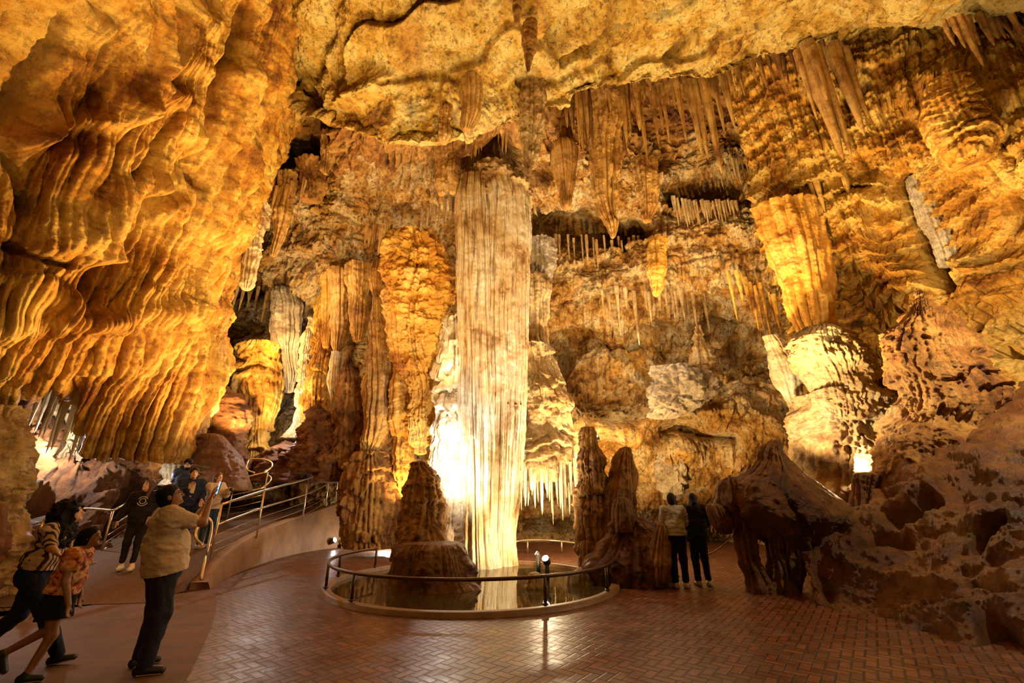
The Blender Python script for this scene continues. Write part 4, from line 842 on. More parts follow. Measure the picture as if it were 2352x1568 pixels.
rl = railing('ramp_railing', 'steel railing with wires on top of the curved parapet', rp, 1, .62, (.12, .26, .42))
tube('end_loop', [P(483, 1283, 9.7), P(462, 1330, 9.0), P(470, 1290, 9.2), P(486, 1215, 9.4), P(482, 1192, 9.4), P(472, 1195, 9.3), P(452, 1215, 9.1), P(452, 1238, 9.0), P(466, 1252, 9.0)][1:], .026, M['steel'], rl, sub=6)
lp = [post(228, 1282, 244, 1172, 10.6), post(305, 1232, 318, 1136, 12.0), post(405, 1205, 420, 1112, 13.6), post(520, 1196, 533, 1100, 13.9), post(598, 1180, 607, 1083, 14.3)]
rl2 = railing('ramp_railing', 'steel railing on the left side of the ramp, ending in a hooped turn', lp, 1, .62, (.15, .3, .45))
tube('hoop', [P(607, 1083, 14.3), P(624, 1073, 14.5), P(622, 1061, 14.7), P(600, 1054, 14.8), P(575, 1055, 14.8), P(568, 1064, 14.7), P(567, 1078, 14.6), P(585, 1086, 14.5)], .028, M['steel'], rl2, sub=6)
tube('hoop', [P(603, 1119, 14.3), P(620, 1106, 14.5), P(622, 1096, 14.7), P(612, 1089, 14.8)], .024, M['steel'], rl2, sub=6)
ll = [P(248, 1172, 10.6), P(180, 1172, 9.4), P(120, 1186, 8.8), P(96, 1200, 8.6), P(92, 1225, 8.5)]
tube('end_loop', [lp[0][1], P(186, 1168, 9.6), P(118, 1190, 8.8), P(98, 1200, 8.6), P(94, 1225, 8.5)], .026, M['steel'], rl2, sub=6)
tube('post', [P(94, 1330, 8.5), P(104, 1190, 8.5)], .024, M['steel'], rl2)
# rope barrier behind the pair
rb = empty('chain_barrier', P(1660, 1330, 10.5)); tag(rb, 'slack dark chain strung between the pair and the mushroom rock', 'chain')
tube('chain', [P(1590, 1278, 10.6), P(1625, 1274, 10.6), P(1660, 1252, 10.2), P(1690, 1222, 9.6)], .012, M['darkrail'], rb, sub=6)
# ---------------- lamps ----------------
M['lampglow'] = plain('lit_lamp_face', (1, 1, 1), .3, emit=(1, .95, .9), estr=70)
M['housing'] = plain('black_lamp_housing', (.03, .025, .02), .5)
def lamp(loc, d, label, power=0, color=PALE, size=.07, angle=120, stand=0.0):
    """small floodlight: housing with a lit face looking along d"""
    from mathutils import Vector
    r = empty('floodlight_fixture', loc); tag(r, label, 'lamp')
    d = np.array(d, float); d /= np.linalg.norm(d); L = np.array(loc, float)
    tube('housing', [L-d*size*1.5, L-d*size*.9, L+d*size*.2], size, M['housing'], r, n=16)
    tube('lamp_face', [L+d*size*.2, L+d*size*.28], size*.85, M['lampglow'], r, n=16)
    if stand: tube('stand', [L-d*size, (L[0]-d[0]*size, L[1]-d[1]*size, L[2]-stand)], .05, M['housing'], r)
    if power: flood(tuple(L+d*size*.5), tuple(L+d*3), power, color, angle, size*.6)
    return r
lamp(P(1368, 1003, 10.9), (-.35, -.6, .3), 'white floodlight shining behind the tip of the shaggy stalagmite', 0, PALE, .07)
lamp(P(1253, 1283, 10.2), (-.25, -.5, .55), 'bright pool floodlight on a dark stand in the water', 0, PALE, .08, stand=.55)
lamp(P(1232, 1270, 11.3), (-.7, .0, .5), 'small tilted lamp left behind the pool floodlight', 0, PALE, .05, stand=.5)
lamp(P(1004, 1097, 10.5), (.6, .5, .5), 'glaring lamp behind the dark pool stalagmite', 0, PALE, .10)
lamp(P(784, 1166, 16.0), (.7, -.4, .2), 'little wall lamp on the end of the curved parapet', 0, PALE, .06)
lamp(P(768, 1240, 16.3), (.8, -.2, .35), 'white floodlight at the left end of the rear rail', 0, PALE, .09)
# ---------------- people ----------------
from mathutils import Matrix
M['skin_warm'] = plain('warm_skin', (.50, .25, .13), .5, var=.08); M['skin_dark'] = plain('tan_skin', (.36, .17, .085), .5, var=.08); M['skin_fair'] = plain('fair_skin', (.62, .36, .22), .5, var=.06)
M['hair'] = plain('black_hair', (.008, .005, .004), .6, spec=.2, bumpn=(90, .9)); M['hair_brown'] = plain('brown_hair', (.09, .035, .015), .45, bumpn=(80, .9))
def cloth(n, c, v=.15): return plain(n, c, .85, var=v, vscale=5, bumpn=(35, .6), spec=.2)
M['tee'] = cloth('beige_tee', (.64, .49, .33), .08); M['jeans'] = cloth('dark_denim', (.030, .030, .045)); M['navy'] = cloth('navy_trousers', (.016, .020, .045))
M['black'] = cloth('black_cloth', (.014, .012, .013)); M['greytee'] = cloth('light_grey_tee', (.50, .48, .46), .06); M['cream'] = cloth('cream_knit', (.66, .52, .36), .08)
M['tealjean'] = cloth('blue_jeans', (.03, .06, .08)); M['vest'] = cloth('navy_quilted_vest', (.02, .028, .055)); M['navytee'] = cloth('slate_blue_tee', (.05, .06, .10))
M['shoe'] = plain('dark_sneaker', (.02, .018, .025), .5); M['shoewhite'] = plain('white_sneaker', (.75, .66, .48), .55); M['shoeyellow'] = plain('yellow_sneaker', (.48, .38, .12), .55); M['shoetan'] = plain('beige_slip_on', (.58, .38, .26), .55)
M['sole'] = plain('pale_sole', (.6, .42, .30), .6); M['eye'] = plain('dark_eye', (.01, .008, .006), .2); M['lip'] = plain('lips', (.34, .10, .07), .5)
M['screen'] = plain('lit_phone_screen', (.1, .2, .4), .2, emit=(.25, .5, 1.0), estr=2.2); M['redbag'] = cloth('dark_red_bag', (.20, .02, .03))
def stripes():
    m, t, b = nt('cream_brown_stripes'); tc = t.nodes.new('ShaderNodeTexCoord')
    w_ = t.nodes.new('ShaderNodeTexWave'); w_.inputs['Scale'].default_value = 7.5; w_.inputs['Distortion'].default_value = 2.2; w_.inputs['Detail'].default_value = 1; w_.bands_direction = 'X'
    t.links.new(tc.outputs['Object'], w_.inputs['Vector'])
    t.links.new(ramp(t, [(.35, (.05, .02, .015)), (.42, (.60, .44, .27))], w_.outputs['Fac']), b.inputs['Base Color']); b.inputs['Roughness'].default_value = .85
    return m
def floral():
    m, t, b = nt('red_orange_floral'); tc = t.nodes.new('ShaderNodeTexCoord')
    n = noise(t, tc.outputs['Object'], 16, 3, .6, 1.0)
    t.links.new(ramp(t, [(.36, (.10, .02, .03)), (.46, (.60, .12, .03)), (.56, (.75, .35, .10)), (.66, (.70, .55, .38))], n), b.inputs['Base Color']); b.inputs['Roughness'].default_value = .85
    return m
M['stripes'] = stripes(); M['floral'] = floral()
class SDF:
    def __init__(s, lo, hi, h):
        s.lo = np.array(lo, float); s.h = h; s.n = np.ceil((np.array(hi)-s.lo)/h).astype(int)+1
        s.ax = [s.lo[i]+h*np.arange(s.n[i]) for i in range(3)]; s.f = np.full(s.n, .2, np.float32)
    def box(s, lo, hi):
        a = np.clip(((np.array(lo)-s.lo)/s.h).astype(int), 0, s.n-1); b = np.clip(((np.array(hi)-s.lo)/s.h).astype(int)+2, 1, s.n)
        sl = tuple(slice(a[i], b[i]) for i in range(3))
        if any(b[i]-a[i] < 1 for i in range(3)): return None
        G = np.meshgrid(*[s.ax[i][sl[i]] for i in range(3)], indexing='ij'); return sl, np.stack(G, -1).astype(np.float32)
    def add(s, fn, lo, hi, k=.02, mode='u'):
        m = 3*k+s.h*2; r = s.box(np.array(lo)-m, np.array(hi)+m)
        if r is None: return
        sl, p = r; d = fn(p); a = s.f[sl]
        if mode == 'u':
            h_ = np.clip(.5+.5*(a-d)/k, 0, 1); s.f[sl] = a*(1-h_)+d*h_-k*h_*(1-h_)
        elif mode == 's': s.f[sl] = np.maximum(a, -d)
    def cone(s, a, b, ra, rb, k=.02):
        a = np.array(a, float); b = np.array(b, float); ab = b-a; L = (ab**2).sum()+1e-9; R = max(ra, rb)
        def fn(p):
            t = np.clip(((p-a)@ab)/L, 0, 1); return np.linalg.norm(p-a-t[..., None]*ab, axis=-1)-(ra+(rb-ra)*t)
        s.add(fn, np.minimum(a, b)-R, np.maximum(a, b)+R, k)
    def tor(s, a, b, ra, rb, side=(1, 0, 0), k=.03):
        """segment with elliptical section: ra=(wide, deep) at a, rb at b"""
        a = np.array(a, float); b = np.array(b, float); ab = b-a; L = np.linalg.norm(ab)+1e-9; ax = ab/L
        sd = np.array(side, float); sd -= ax*(sd@ax); sd /= np.linalg.norm(sd); fw = np.cross(ax, sd); R = max(*ra, *rb)
        def fn(p):
            q = p-a; t = np.clip((q@ax)/L, 0, 1); q = q-(t*L)[..., None]*ax
            rx = ra[0]+(rb[0]-ra[0])*t; ry = ra[1]+(rb[1]-ra[1])*t; rm = np.minimum(rx, ry)
            return (np.sqrt(((q@sd)/rx)**2+((q@fw)/ry)**2+((q@ax)/rm)**2)-1)*rm
        s.add(fn, np.minimum(a, b)-R, np.maximum(a, b)+R, k)
    def ell(s, c, r, k=.02, R=None):
        c = np.array(c, float); r = np.array(r, float)
        def fn(p):
            q = p-c
            if R is not None: q = q@R
            return (np.linalg.norm(q/r, axis=-1)-1)*r.min()
        s.add(fn, c-r.max(), c+r.max(), k)
    def rough(s, amp, fr, seed=0, zs=1.0):
        G = np.meshgrid(*s.ax, indexing='ij'); m = np.abs(s.f) < .06
        x, y, z = G[0][m], G[1][m], G[2][m]
        s.f[m] += amp*fbm(x*fr, y*fr, z*fr*zs, 3, seed)
    def cut(s, pt, n):   # remove the side n points to
        n = np.array(n, float); n /= np.linalg.norm(n); G = np.meshgrid(*s.ax, indexing='ij')
        d = (G[0]-pt[0])*n[0]+(G[1]-pt[1])*n[1]+(G[2]-pt[2])*n[2]; s.f = np.maximum(s.f, d.astype(np.float32))
    def mesh(s):
        f = s.f; ins = f < 0; n = np.array(f.shape); cn = n-1
        cnt = np.zeros(cn, np.int32)
        for i in (0, 1):
            for j in (0, 1):
                for k in (0, 1): cnt += ins[i:cn[0]+i, j:cn[1]+j, k:cn[2]+k]
        act = (cnt > 0) & (cnt < 8); idx = -np.ones(cn, np.int64); idx[act] = np.arange(act.sum())
        I = np.argwhere(act); acc = np.zeros((len(I), 3)); c = np.zeros(len(I))
        cor = [(i, j, k) for i in (0, 1) for j in (0, 1) for k in (0, 1)]
        for a in cor:
            for ax in range(3):
                if a[ax] == 1: continue
                b = list(a); b[ax] = 1
                fa = f[I[:, 0]+a[0], I[:, 1]+a[1], I[:, 2]+a[2]]; fb = f[I[:, 0]+b[0], I[:, 1]+b[1], I[:, 2]+b[2]]
                m = (fa < 0) != (fb < 0); t = fa/(fa-fb+1e-12)
                p = np.zeros((len(I), 3))+np.array(a); p[:, ax] = t
                acc[m] += p[m]; c[m] += 1
        V = s.lo+s.h*(I+acc/np.maximum(c, 1)[:, None]); Q = []
        for ax in range(3):
            o1, o2 = (ax+1) % 3, (ax+2) % 3
            A = np.take(ins, range(0, n[ax]-1), ax); B = np.take(ins, range(1, n[ax]), ax)
            E = np.argwhere(A != B); E = E[(E[:, o1] > 0) & (E[:, o2] > 0) & (E[:, o1] < cn[o1]) & (E[:, o2] < cn[o2])]
            if not len(E): continue
            def g(d1, d2):
                e = E.copy(); e[:, o1] -= d1; e[:, o2] -= d2; return idx[e[:, 0], e[:, 1], e[:, 2]]
            q = np.stack([g(1, 1), g(0, 1), g(0, 0), g(1, 0)], -1); fl = ~A[E[:, 0], E[:, 1], E[:, 2]]
            q[fl] = q[fl][:, ::-1]; Q.append(q[(q >= 0).all(1)])
        return V, np.concatenate(Q) if Q else np.zeros((0, 4), int)
def child_mesh(name, V, Q, mat, root):
    o = new_mesh(name, V, Q, mat); o.parent = root; return o
def person(label, loc, face, J, H=1.72, bulk=1.0, skin='skin_warm', top=None, legs=None, hair=None, shoes='shoe', h=.010, extra=None, hands=True, group=None):
    root = empty('person', loc, math.atan2(-face[0], face[1])); tag(root, label, 'person', group)
    s = H/1.72; B = bulk
    D = dict(pel=(0, 0, .95), chest=(0, 0, 1.27), neck=(0, 0, 1.45), head=(0, .025, 1.60), look=(0, 1, 0),
             hL=(-.09, 0, .92), kL=(-.10, .02, .50), aL=(-.10, -.02, .09), hR=(.09, 0, .92), kR=(.10, .02, .50), aR=(.10, -.02, .09), tL=(0, 1, 0), tR=(0, 1, 0),
             sL=(-.175, 0, 1.40), eL=(-.22, -.01, 1.12), wL=(-.22, .06, .88), sR=(.175, 0, 1.40), eR=(.22, -.01, 1.12), wR=(.22, .06, .88), fL=(0, .1, -1), fR=(0, .1, -1))
    D.update(J)
    J = {k: (np.array(v, float)*(1 if k in ('look', 'tL', 'tR', 'fL', 'fR') else s)) for k, v in D.items()}
    pts = np.array([v for k, v in J.items() if k not in ('look', 'tL', 'tR', 'fL', 'fR')]); lo = pts.min(0)-.24; hi = pts.max(0)+.26; lo[2] = max(lo[2], -.02-abs(pts.min(0)[2])*0) if pts.min(0)[2] > 0 else pts.min(0)[2]-.2
    side = J['sR']-J['sL']
    lk = J['look']/np.linalg.norm(J['look']); hx = np.cross(lk, (0, 0, 1)); hx /= np.linalg.norm(hx); hu = np.cross(hx, lk); HC = J['head']
    R = np.stack([hx, lk, hu], 1)
    hp = lambda x, y, z: HC+s*(x*hx+y*lk+z*hu)
    # body
    S = SDF(lo, hi, h)
    def legs_(S, e, k=.03, cut=1.0):
        for q in 'LR':
            S.cone(J['h'+q], J['k'+q], (.082*B+e)*s, (.056*B+e)*s, k); S.cone(J['k'+q], J['k'+q]+(J['a'+q]-J['k'+q])*cut, (.055*B+e)*s, (.038+e)*s, k)
    def torso_(S, e, k=.04):
        S.tor(J['pel'], (J['pel']+J['chest'])/2, ((.155*B+e)*s, (.115*B+e)*s), ((.138*B+e)*s, (.105*B*B+e)*s), side, k)
        S.tor((J['pel']+J['chest'])/2, J['chest']+(J['neck']-J['chest'])*.3, ((.138*B+e)*s, (.105*B*B+e)*s), ((.165*B+e)*s, (.105*B+e)*s), side, k)
        S.cone(J['sL'], J['sR'], (.062+e)*s, (.062+e)*s, k)
    def arm_(S, q, e, f=1.0, fore=0.0, k=.02):
        S.cone(J['s'+q], J['s'+q]+(J['e'+q]-J['s'+q])*f, (.056*B+e)*s, (.043+e)*s, k)
        if fore: S.cone(J['e'+q], J['e'+q]+(J['w'+q]-J['e'+q])*fore, (.042+e)*s, (.028+e)*s, k)
    legs_(S, 0); torso_(S, 0); arm_(S, 'L', 0, 1, 1); arm_(S, 'R', 0, 1, 1)
    S.cone(J['neck'], HC-hu*.05*s, .056*s, .050*s, .02)
    S.ell(HC+hu*.015*s, np.array((.076, .094, .108))*s, .02, R); S.ell(hp(0, .02, -.05), np.array((.056, .070, .066))*s, .02, R)
    S.cone(hp(0, .088, .01), hp(0, .108, -.022), .010*s, .014*s, .012); S.ell(hp(0, .078, -.085), np.array((.024, .020, .018))*s, .015, R)
    for x in (-1, 1): S.ell(hp(x*.078, -.005, -.005), np.array((.012, .022, .032))*s, .006, R)
    for q in 'LR':
        a = J['a'+q]; t_ = J['t'+q]/np.linalg.norm(J['t'+q]); S.cone(a-t_*.03*s-(0, 0, .03), a+t_*.13*s-(0, 0, .052*s), .038*s, .028*s, .02)
    if hands:
        for q in 'LR':
            w0 = J['w'+q]; fd = J['f'+q]/np.linalg.norm(J['f'+q]); sx = np.cross(fd, (0, 1, .3) if abs(fd[1]) < .8 else (0, 0, 1)); sx /= np.linalg.norm(sx); pn = np.cross(sx, fd)
            S.tor(w0+fd*.01*s, w0+fd*.075*s, (.034*s, .016*s), (.040*s, .014*s), sx, .012)
            for i, ln in enumerate((.062, .072, .068, .052)):
                b0 = w0+fd*.082*s+sx*(-.030+.020*i)*s; b1 = b0+(fd*.6*ln+pn*.12*ln)*s; b2 = b1+(fd*.35*ln+pn*.35*ln)*s
                S.cone(b0-fd*.01*s, b1, .0100*s, .0092*s, .004); S.cone(b1, b2, .0092*s, .008*s, .004)
            b0 = w0+fd*.025*s-sx*.03*s; b1 = b0+(fd*.04-sx*.028+pn*.012)*s; S.cone(b0, b1, .013*s, .010*s, .008); S.cone(b1, b1+(fd*.025+pn*.01)*s, .010*s, .009*s, .005)
    V, Q = S.mesh(); body = child_mesh('body', V, Q, M[skin], root)
    for x in (-1, 1):
        E = SDF(hp(x*.030, .088, .018)-.02, hp(x*.030, .088, .018)+.02, .003); E.ell(hp(x*.030, .084, .016), np.array((.014, .010, .007))*s, .002, R); V, Q = E.mesh()
        if len(Q): child_mesh('eye', V, Q, M['eye'], root)
        E = SDF(hp(x*.030, .09, .036)-.03, hp(x*.030, .09, .036)+.03, .003); E.cone(hp(x*.014, .092, .034), hp(x*.046, .080, .036), .0045, .003, .002); V, Q = E.mesh()
        if len(Q): child_mesh('eyebrow', V, Q, M['hair'], root)
    E = SDF(hp(0, .085, -.05)-.04, hp(0, .085, -.05)+.04, .003); E.ell(hp(0, .084, -.052), np.array((.024, .012, .008))*s, .002, R); V, Q = E.mesh(); child_mesh('mouth', V, Q, M['lip'], root)
    # trousers
    if legs:
        S = SDF(lo, hi, h); e = legs.get('e', .018)
        legs_(S, e, .03, legs.get('len', .95)); S.tor(J['pel']-(0, 0, .05*s), J['pel']+(J['chest']-J['pel'])*.22, ((.158*B+e)*s, (.118*B+e)*s), ((.150*B+e)*s, (.112*B+e)*s), side, .04)
        if legs.get('skirt'):
            m_ = (J['kL']+J['kR'])/2; c_ = J['pel']; S.tor(c_, c_+(m_-c_)*legs['skirt'], ((.165*B)*s, .13*s), ((.20*B)*s, .17*s), side, .04); S.cut(c_+(m_-c_)*legs['skirt'], (m_-c_))
        S.rough(.011, 9, 3, .55); S.rough(.005, 22, 5, .5)
        if legs.get('cutz'): S.cut((0, 0, legs['cutz']), (0, 0, -1))
        S.cut(J['pel']+(J['chest']-J['pel'])*.30, J['chest']-J['pel'])
        V, Q = S.mesh(); child_mesh(legs.get('name', 'trousers'), V, Q, M[legs['mat']], root)
    if top:
        S = SDF(lo, hi, h); e = top.get('e', .022)
        torso_(S, e, .05); hem = J['pel']+(J['chest']-J['pel'])*top.get('hem', -.15)
        S.tor(hem-(0, 0, .06), J['pel']+(J['chest']-J['pel'])*.4, ((.165*B+e)*s*top.get('flare', 1), (.122*B+e)*s*top.get('flare', 1)), ((.15*B+e)*s, (.115*B+e)*s), side, .05)
        for q in 'LR':
            if top.get('sleeve', .6) > 0: arm_(S, q, e, min(1, top.get('sleeve', .6)), max(0, top.get('sleeve', .6)-1), .03)
        S.cone(J['neck']-(0, 0, .03), J['neck']+(0, 0, .012), .066*s, .062*s, .03)
        if top.get('hood'): S.ell(J['neck']-lk*.09*s-(0, 0, .01), np.array((.12, .075, .075))*s, .03)
        S.rough(.013, 6, 7, 2.2); S.rough(.007, 14, 9, 2.0)
        S.cut(hem, J['pel']-J['chest'])
        if top.get('open'):   # sleeves end cut square
            pass
        V, Q = S.mesh(); child_mesh(top.get('name', 'shirt'), V, Q, M[top['mat']], root)
    if hair is not None:
        S = SDF(HC-.42, HC+.30, h*.9); hs = hair.get('s', 1.0)
        S.ell(hp(0, -.018, .035), np.array((.086, .102, .100))*s*hs*1.05, .02, R)
        S.ell(hp(0, -.035, -.02), np.array((.082, .088, .085))*s*hs, .02, R)
        S.add(lambda p: (np.linalg.norm(((p-hp(0, .095, -.035))@R)/np.array((.075, .085, .090)), axis=-1)-1)*.075, hp(0, .095, -.035)-.1, hp(0, .095, -.035)+.1, .01, 's')
        for (a, b, ra, rb) in hair.get('locks', []): S.cone(hp(*a), hp(*b), ra*s, rb*s, .03)
        S.rough(hair.get('r', .006), hair.get('fr', 28), 5, hair.get('zs', .5))
        V, Q = S.mesh(); child_mesh('hair', V, Q, M[hair.get('mat', 'hair')], root)
    if shoes:
        for q in 'LR':
            a = J['a'+q]; t_ = J['t'+q]/np.linalg.norm(J['t'+q]); dn = np.array((0, 0, -1.))
            S = SDF(a-.28, a+.28, .008); sd = np.cross(t_, dn)
            S.tor(a-t_*.045*s+dn*.045*s, a+t_*.145*s+dn*.055*s, (.048*s, .048*s), (.044*s, .034*s), sd, .02); S.cone(a, a+dn*.03*s, .046*s, .045*s, .02)
            V, Q = S.mesh(); child_mesh('shoe', V, Q, M[shoes], root)
            S = SDF(a-.28, a+.28, .008); S.tor(a-t_*.045*s+dn*.078*s, a+t_*.150*s+dn*.078*s, (.046*s, .010*s), (.042*s, .010*s), sd, .01)
            V, Q = S.mesh()
            if len(Q): child_mesh('sole', V, Q, M['sole'] if shoes == 'shoe' else M[shoes], root)
    if extra: extra(root, J, hp, s, lk, R)
    return root
def box_at(name, c, ax, ay, az, hx_, hy_, hz_, mat, root):
    c = np.array(c, float); V = [c+i*hx_*np.array(ax)+j*hy_*np.array(ay)+k*hz_*np.array(az) for i in (-1, 1) for j in (-1, 1) for k in (-1, 1)]
    Q = [(0, 1, 3, 2), (4, 6, 7, 5), (0, 4, 5, 1), (2, 3, 7, 6), (0, 2, 6, 4), (1, 5, 7, 3)]
    o = new_mesh(name, V, Q, mat, None, False); o.parent = root; return o
def phone(root, c, lk, lab, lit=True):
    """a phone held up: its own thing, placed in the holder's space"""
    mw = Matrix.Translation(root.location) @ root.rotation_euler.to_matrix().to_4x4(); from mathutils import Vector
    lk = np.array(lk, float); lk /= np.linalg.norm(lk); hx_ = np.cross(lk, (0, 0, 1)); hx_ /= np.linalg.norm(hx_); up = np.cross(hx_, lk)
    tw = lambda v: np.array(mw.to_3x3() @ Vector(v)); C_ = np.array(mw @ Vector(c)); e = empty('phone', tuple(C_)); tag(e, lab, 'phone')
    a = box_at('case', (0, 0, 0), tw(hx_), tw(lk), tw(up), .037, .0045, .075, M['housing'], e)
    if lit: box_at('screen', tw(-lk*.0052), tw(hx_), tw(lk), tw(up), .033, .0008, .070, M['screen'], e)
    return e
def glasses(root, hp, s):
    for x in (-1, 1):
        tube_l('glasses', [hp(x*.030+.022*math.cos(a), .104, .016+.016*math.sin(a)) for a in np.linspace(0, 2*math.pi, 14)], .0022, M['housing'], root)
        tube_l('glasses', [hp(x*.052, .100, .018), hp(x*.080, .0, .012)], .0022, M['housing'], root)
def tube_l(name, pts, r, mat, root):
    o = tube(name, pts, r, mat, None, n=6); o.parent = root; return o
# the man in the beige tee, arms up with a lit phone
pm = person('heavy-set man in a beige tee photographing with a lit phone', (-3.68, 5.10, 0), (.72, .70),
    dict(pel=(0, .03, .95), chest=(0, -.03, 1.27), neck=(0, -.06, 1.44), head=(0, -.07, 1.59), look=(.25, 1, .45), sL=(-.19, -.05, 1.40), sR=(.19, -.05, 1.40),
         eL=(-.17, .22, 1.34), wL=(-.03, .30, 1.54), eR=(.20, .24, 1.33), wR=(.09, .28, 1.56), fL=(.25, .15, 1), fR=(-.2, .15, 1), hL=(-.10, .02, .92), hR=(.10, .02, .92), kL=(-.14, .07, .50), aL=(-.18, .04, .09), kR=(.14, .06, .50), aR=(.14, .04, .09), tL=(-.1, 1, 0), tR=(.5, 1, 0)),
    H=1.75, bulk=1.22, skin='skin_dark', top=dict(mat='tee', name='tee_shirt', e=.038, hem=-.28, sleeve=.62, flare=1.05), legs=dict(mat='jeans', name='jeans', e=.026, len=.98), hair=dict(), shoes='shoe', h=.0085,
    extra=lambda root, J, hp, s, lk, R: glasses(root, hp, s))
phone(pm, (.03, .36, 1.72), (0, 1, -.1), 'dark phone with glowing blue screen held by the man in the beige tee')
# striped woman and the girl
person('woman with big black curls in a striped top and navy trousers', (-5.06, 5.25, 0), (.93, .37),
    dict(pel=(0, -.06, .95), chest=(0, .0, 1.26), neck=(0, .05, 1.43), head=(0, .10, 1.57), look=(0, 1, .30), sL=(-.16, .02, 1.39), sR=(.16, .02, 1.39), hL=(-.09, -.06, .92), hR=(.09, -.06, .92),
         eL=(-.20, .1, 1.12), wL=(-.16, .28, 1.0), eR=(.32, .14, 1.22), wR=(.40, .24, 1.17), fL=(0, 1, -.2), fR=(.3, .6, -.4), kR=(.10, .20, .52), aR=(.10, .42, .10), kL=(-.10, -.12, .50), aL=(-.10, -.42, .18), tL=(0, 1, -.6), tR=(0, 1, .15)),
    H=1.58, bulk=1.12, skin='skin_fair', top=dict(mat='stripes', name='striped_top', e=.02, hem=.10, sleeve=.9), legs=dict(mat='navy', e=.022, len=.97), hair=dict(s=1.22, r=.026, fr=24, zs=1, locks=[((0, -.08, .03), (0, -.15, -.26), .13, .14), ((-.08, -.04, .02), (-.13, -.08, -.22), .07, .08), ((.09, -.06, .02), (.12, -.10, -.22), .07, .08)]), shoes='shoe', h=.0085,
    extra=lambda root, J, hp, s, lk, R: None)
person('girl in a red floral ruffled top and dark skirt, hugged by the curly woman', (-4.42, 4.92, 0), (.92, .39),
    dict(pel=(0, -.06, .93), chest=(0, -.01, 1.23), neck=(0, .02, 1.41), head=(0, .07, 1.57), look=(.1, 1, .1), sL=(-.15, -.01, 1.37), sR=(.15, -.01, 1.37), hL=(-.09, -.08, .90), hR=(.09, -.08, .90),
         eL=(-.20, .0, 1.1), wL=(-.18, .08, .86), eR=(.21, .02, 1.08), wR=(.21, .12, .82), kR=(.08, .0, .48), aR=(.08, -.12, .10), kL=(-.08, -.10, .52), aL=(-.08, -.46, .30), tL=(0, .5, -1), tR=(0, 1, .0)),
    H=1.34, bulk=1.05, skin='skin_dark', top=dict(mat='floral', name='floral_top', e=.030, hem=.02, sleeve=.45, flare=1.15), legs=dict(mat='black', name='skirt', e=.02, len=.02, skirt=.62, cutz=.50), hair=dict(s=1.04, r=.006, locks=[((0, -.08, .02), (0, -.12, -.16), .075, .065), ((0, -.12, -.16), (.03, -.12, -.42), .065, .035)]), shoes='shoe', h=.0085)
# visitors on the ramp
def print_(root, J, hp, s, lk, R):
    c = J['chest']+np.array((0, .135, .02)); m_ = M['shoewhite']
    for r_, a0, a1 in ((.085, 200, 340), (.085, 30, 150), (.05, 0, 360)):
        tube_l('print', [c+(r_*math.cos(math.radians(a)), .012-.35*abs(r_*math.cos(math.radians(a)))**1.3, r_*math.sin(math.radians(a))) for a in np.linspace(a0, a1, 16)], .006, m_, root)
hw = person('long-haired woman in a black printed hoodie on the ramp', (-7.45, 9.4, rz(9.4)), (.45, -.89),
    dict(look=(.65, 1, .25), eR=(.27, -.02, 1.14), wR=(.36, .08, .92), eL=(-.2, -.03, 1.14), wL=(-.18, .12, .98), kL=(-.1, .08, .5), aL=(-.1, .12, .09)), H=1.66, skin='skin_fair',
    top=dict(mat='black', name='hoodie', e=.03, hem=-.25, sleeve=1.85), legs=dict(mat='black', e=.015, len=.80), shoes='shoewhite', hair=dict(mat='hair_brown', s=1.02, locks=[((-.05, -.05, 0), (-.08, 0, -.26), .045, .03), ((.05, -.05, 0), (.08, 0, -.26), .045, .03), ((0, -.07, 0), (0, -.09, -.28), .07, .04)]), extra=print_)
phone(hw, (.37, .11, .80), (0, 1, 0), 'small dark phone in the lowered hand of the woman in the hoodie', lit=False)
def shirt_front(root, J, hp, s, lk, R):
    c = J['chest']
    S = SDF(c-.3, c+.3, .01); S.tor(c+(0, .150, -.22), c+(0, .125, .12), (.055, .03), (.06, .03), (1, 0, 0), .02); S.rough(.006, 20, 2); V, Q = S.mesh(); child_mesh('shirt_front', V, Q, M['cream'], root)
person('man in a navy quilted vest over a cream shirt on the ramp', (-7.35, 10.5, rz(10.5)), (.75, -.62), dict(look=(.2, 1, .2), eR=(.22, .12, 1.2), wR=(.10, .30, 1.30), eL=(-.24, .0, 1.15), wL=(-.2, .2, 1.05), fR=(-.4, .5, 1)), H=1.78, bulk=1.08, skin='skin_fair',
    top=dict(mat='vest', name='vest', e=.035, hem=-.1, sleeve=1.7), legs=dict(mat='navy'), hair=dict(), extra=shirt_front)
def beard(root, J, hp, s, lk, R):
    S = SDF(hp(0, .05, -.07)-.12, hp(0, .05, -.07)+.12, .007); S.ell(hp(0, .045, -.085), np.array((.062, .058, .055))*s, .02, R); S.rough(.006, 40, 3); V, Q = S.mesh(); child_mesh('beard', V, Q, M['hair'], root)
person('bearded man with tied-back dark hair in a slate blue tee, rearmost on the ramp', (-8.90, 12.4, rz(12.4)), (.55, -.83), dict(look=(.3, 1, -.35), head=(0, .05, 1.59)), H=1.92, bulk=1.12, skin='skin_fair',
    top=dict(mat='navytee', name='tee_shirt', e=.03, hem=-.25), legs=dict(mat='black'), hair=dict(locks=[((0, -.10, .0), (0, -.12, -.14), .035, .03)]), extra=beard)
def bag(root, J, hp, s, lk, R):
    S = SDF(J['pel']-.35, J['pel']+.35, .01); S.tor(J['pel']+(.17, .10, .05), J['pel']+(.17, -.02, .05), (.05, .07), (.05, .07), (0, 0, 1), .02); V, Q = S.mesh(); child_mesh('hip_bag', V, Q, M['redbag'], root)
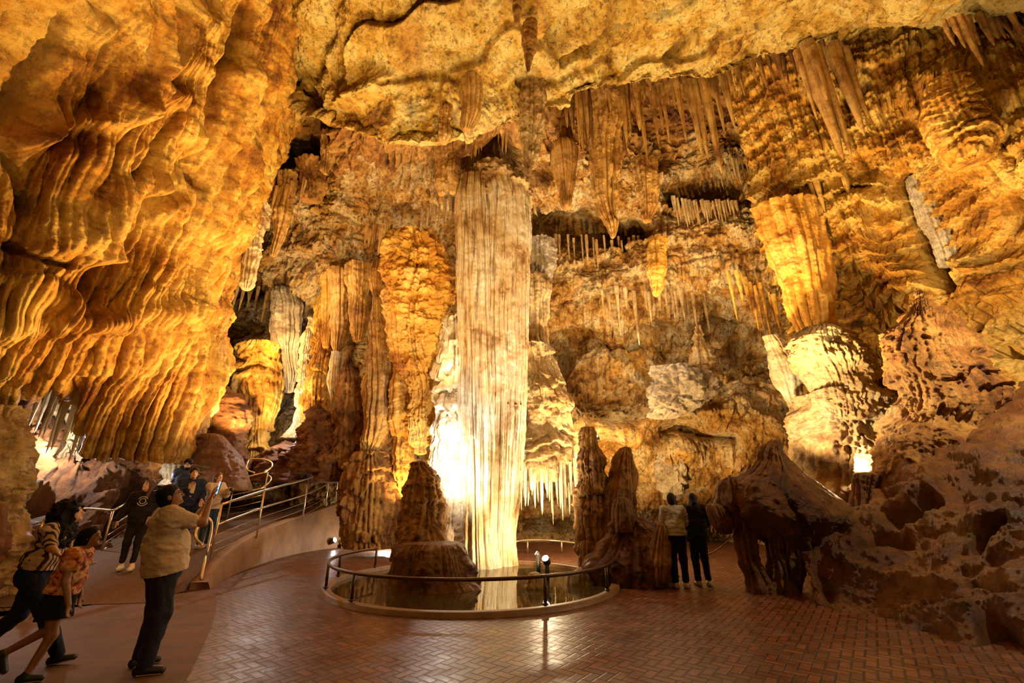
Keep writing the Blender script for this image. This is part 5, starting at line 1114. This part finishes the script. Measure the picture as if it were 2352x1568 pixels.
cw = person('long-haired woman in a cream cardigan pointing her phone, on the ramp', (-7.10, 11.0, rz(11.0)), (.95, -.30), dict(look=(0, 1, .1), eR=(.20, .18, 1.22), wR=(.08, .42, 1.30), eL=(-.20, .16, 1.20), wL=(-.04, .40, 1.28), fR=(-.1, 1, .3), fL=(.1, 1, .3)), H=1.64, skin='skin_fair',
    top=dict(mat='cream', name='cardigan', e=.03, hem=-.25, sleeve=1.85), legs=dict(mat='tealjean', name='jeans'), shoes='shoewhite', hair=dict(mat='hair_brown', locks=[((-.05, -.05, 0), (-.07, 0, -.25), .045, .03), ((.05, -.05, 0), (.07, 0, -.25), .045, .03), ((0, -.07, 0), (0, -.08, -.26), .07, .04)]), extra=bag)
phone(cw, (.02, .52, 1.30), (0, 1, 0), 'small phone held out by the woman in the cream cardigan', lit=False)
# the pair by the mushroom rock
person('woman in a light grey tee and black trousers, arms folded, seen from behind', (3.22, 9.35, 0), (.12, .99), dict(look=(.1, 1, .12), eR=(.24, .06, 1.14), wR=(-.04, .20, 1.10), eL=(-.24, .06, 1.14), wL=(.06, .19, 1.14), fR=(-1, .0, .1), fL=(1, 0, .1), tR=(.5, 1, 0), aR=(.10, .03, .09)), H=1.70, skin='skin_fair',
    top=dict(mat='greytee', name='tee_shirt', e=.028, hem=-.05, sleeve=.75), legs=dict(mat='black', e=.022, len=.86), shoes='shoetan', hair=dict(locks=[((0, -.08, .02), (0, -.10, -.03), .06, .05)]))
person('woman in a black hooded parka with yellow sneakers, seen from behind', (3.74, 9.6, 0), (-.05, .99), dict(look=(.35, 1, .15), head=(.015, .02, 1.60), eR=(.24, .04, 1.14), wR=(.12, .22, 1.05), eL=(-.24, .04, 1.14), wL=(-.12, .22, 1.05), tR=(.7, 1, 0)), H=1.70, skin='skin_fair',
    top=dict(mat='black', name='parka', e=.045, hem=-.42, sleeve=1.8, flare=1.22, hood=1), legs=dict(mat='navy', e=.022, len=.88), shoes='shoeyellow', hair=dict(mat='hair', locks=[((0, -.07, .0), (0, -.12, -.04), .055, .045)]))
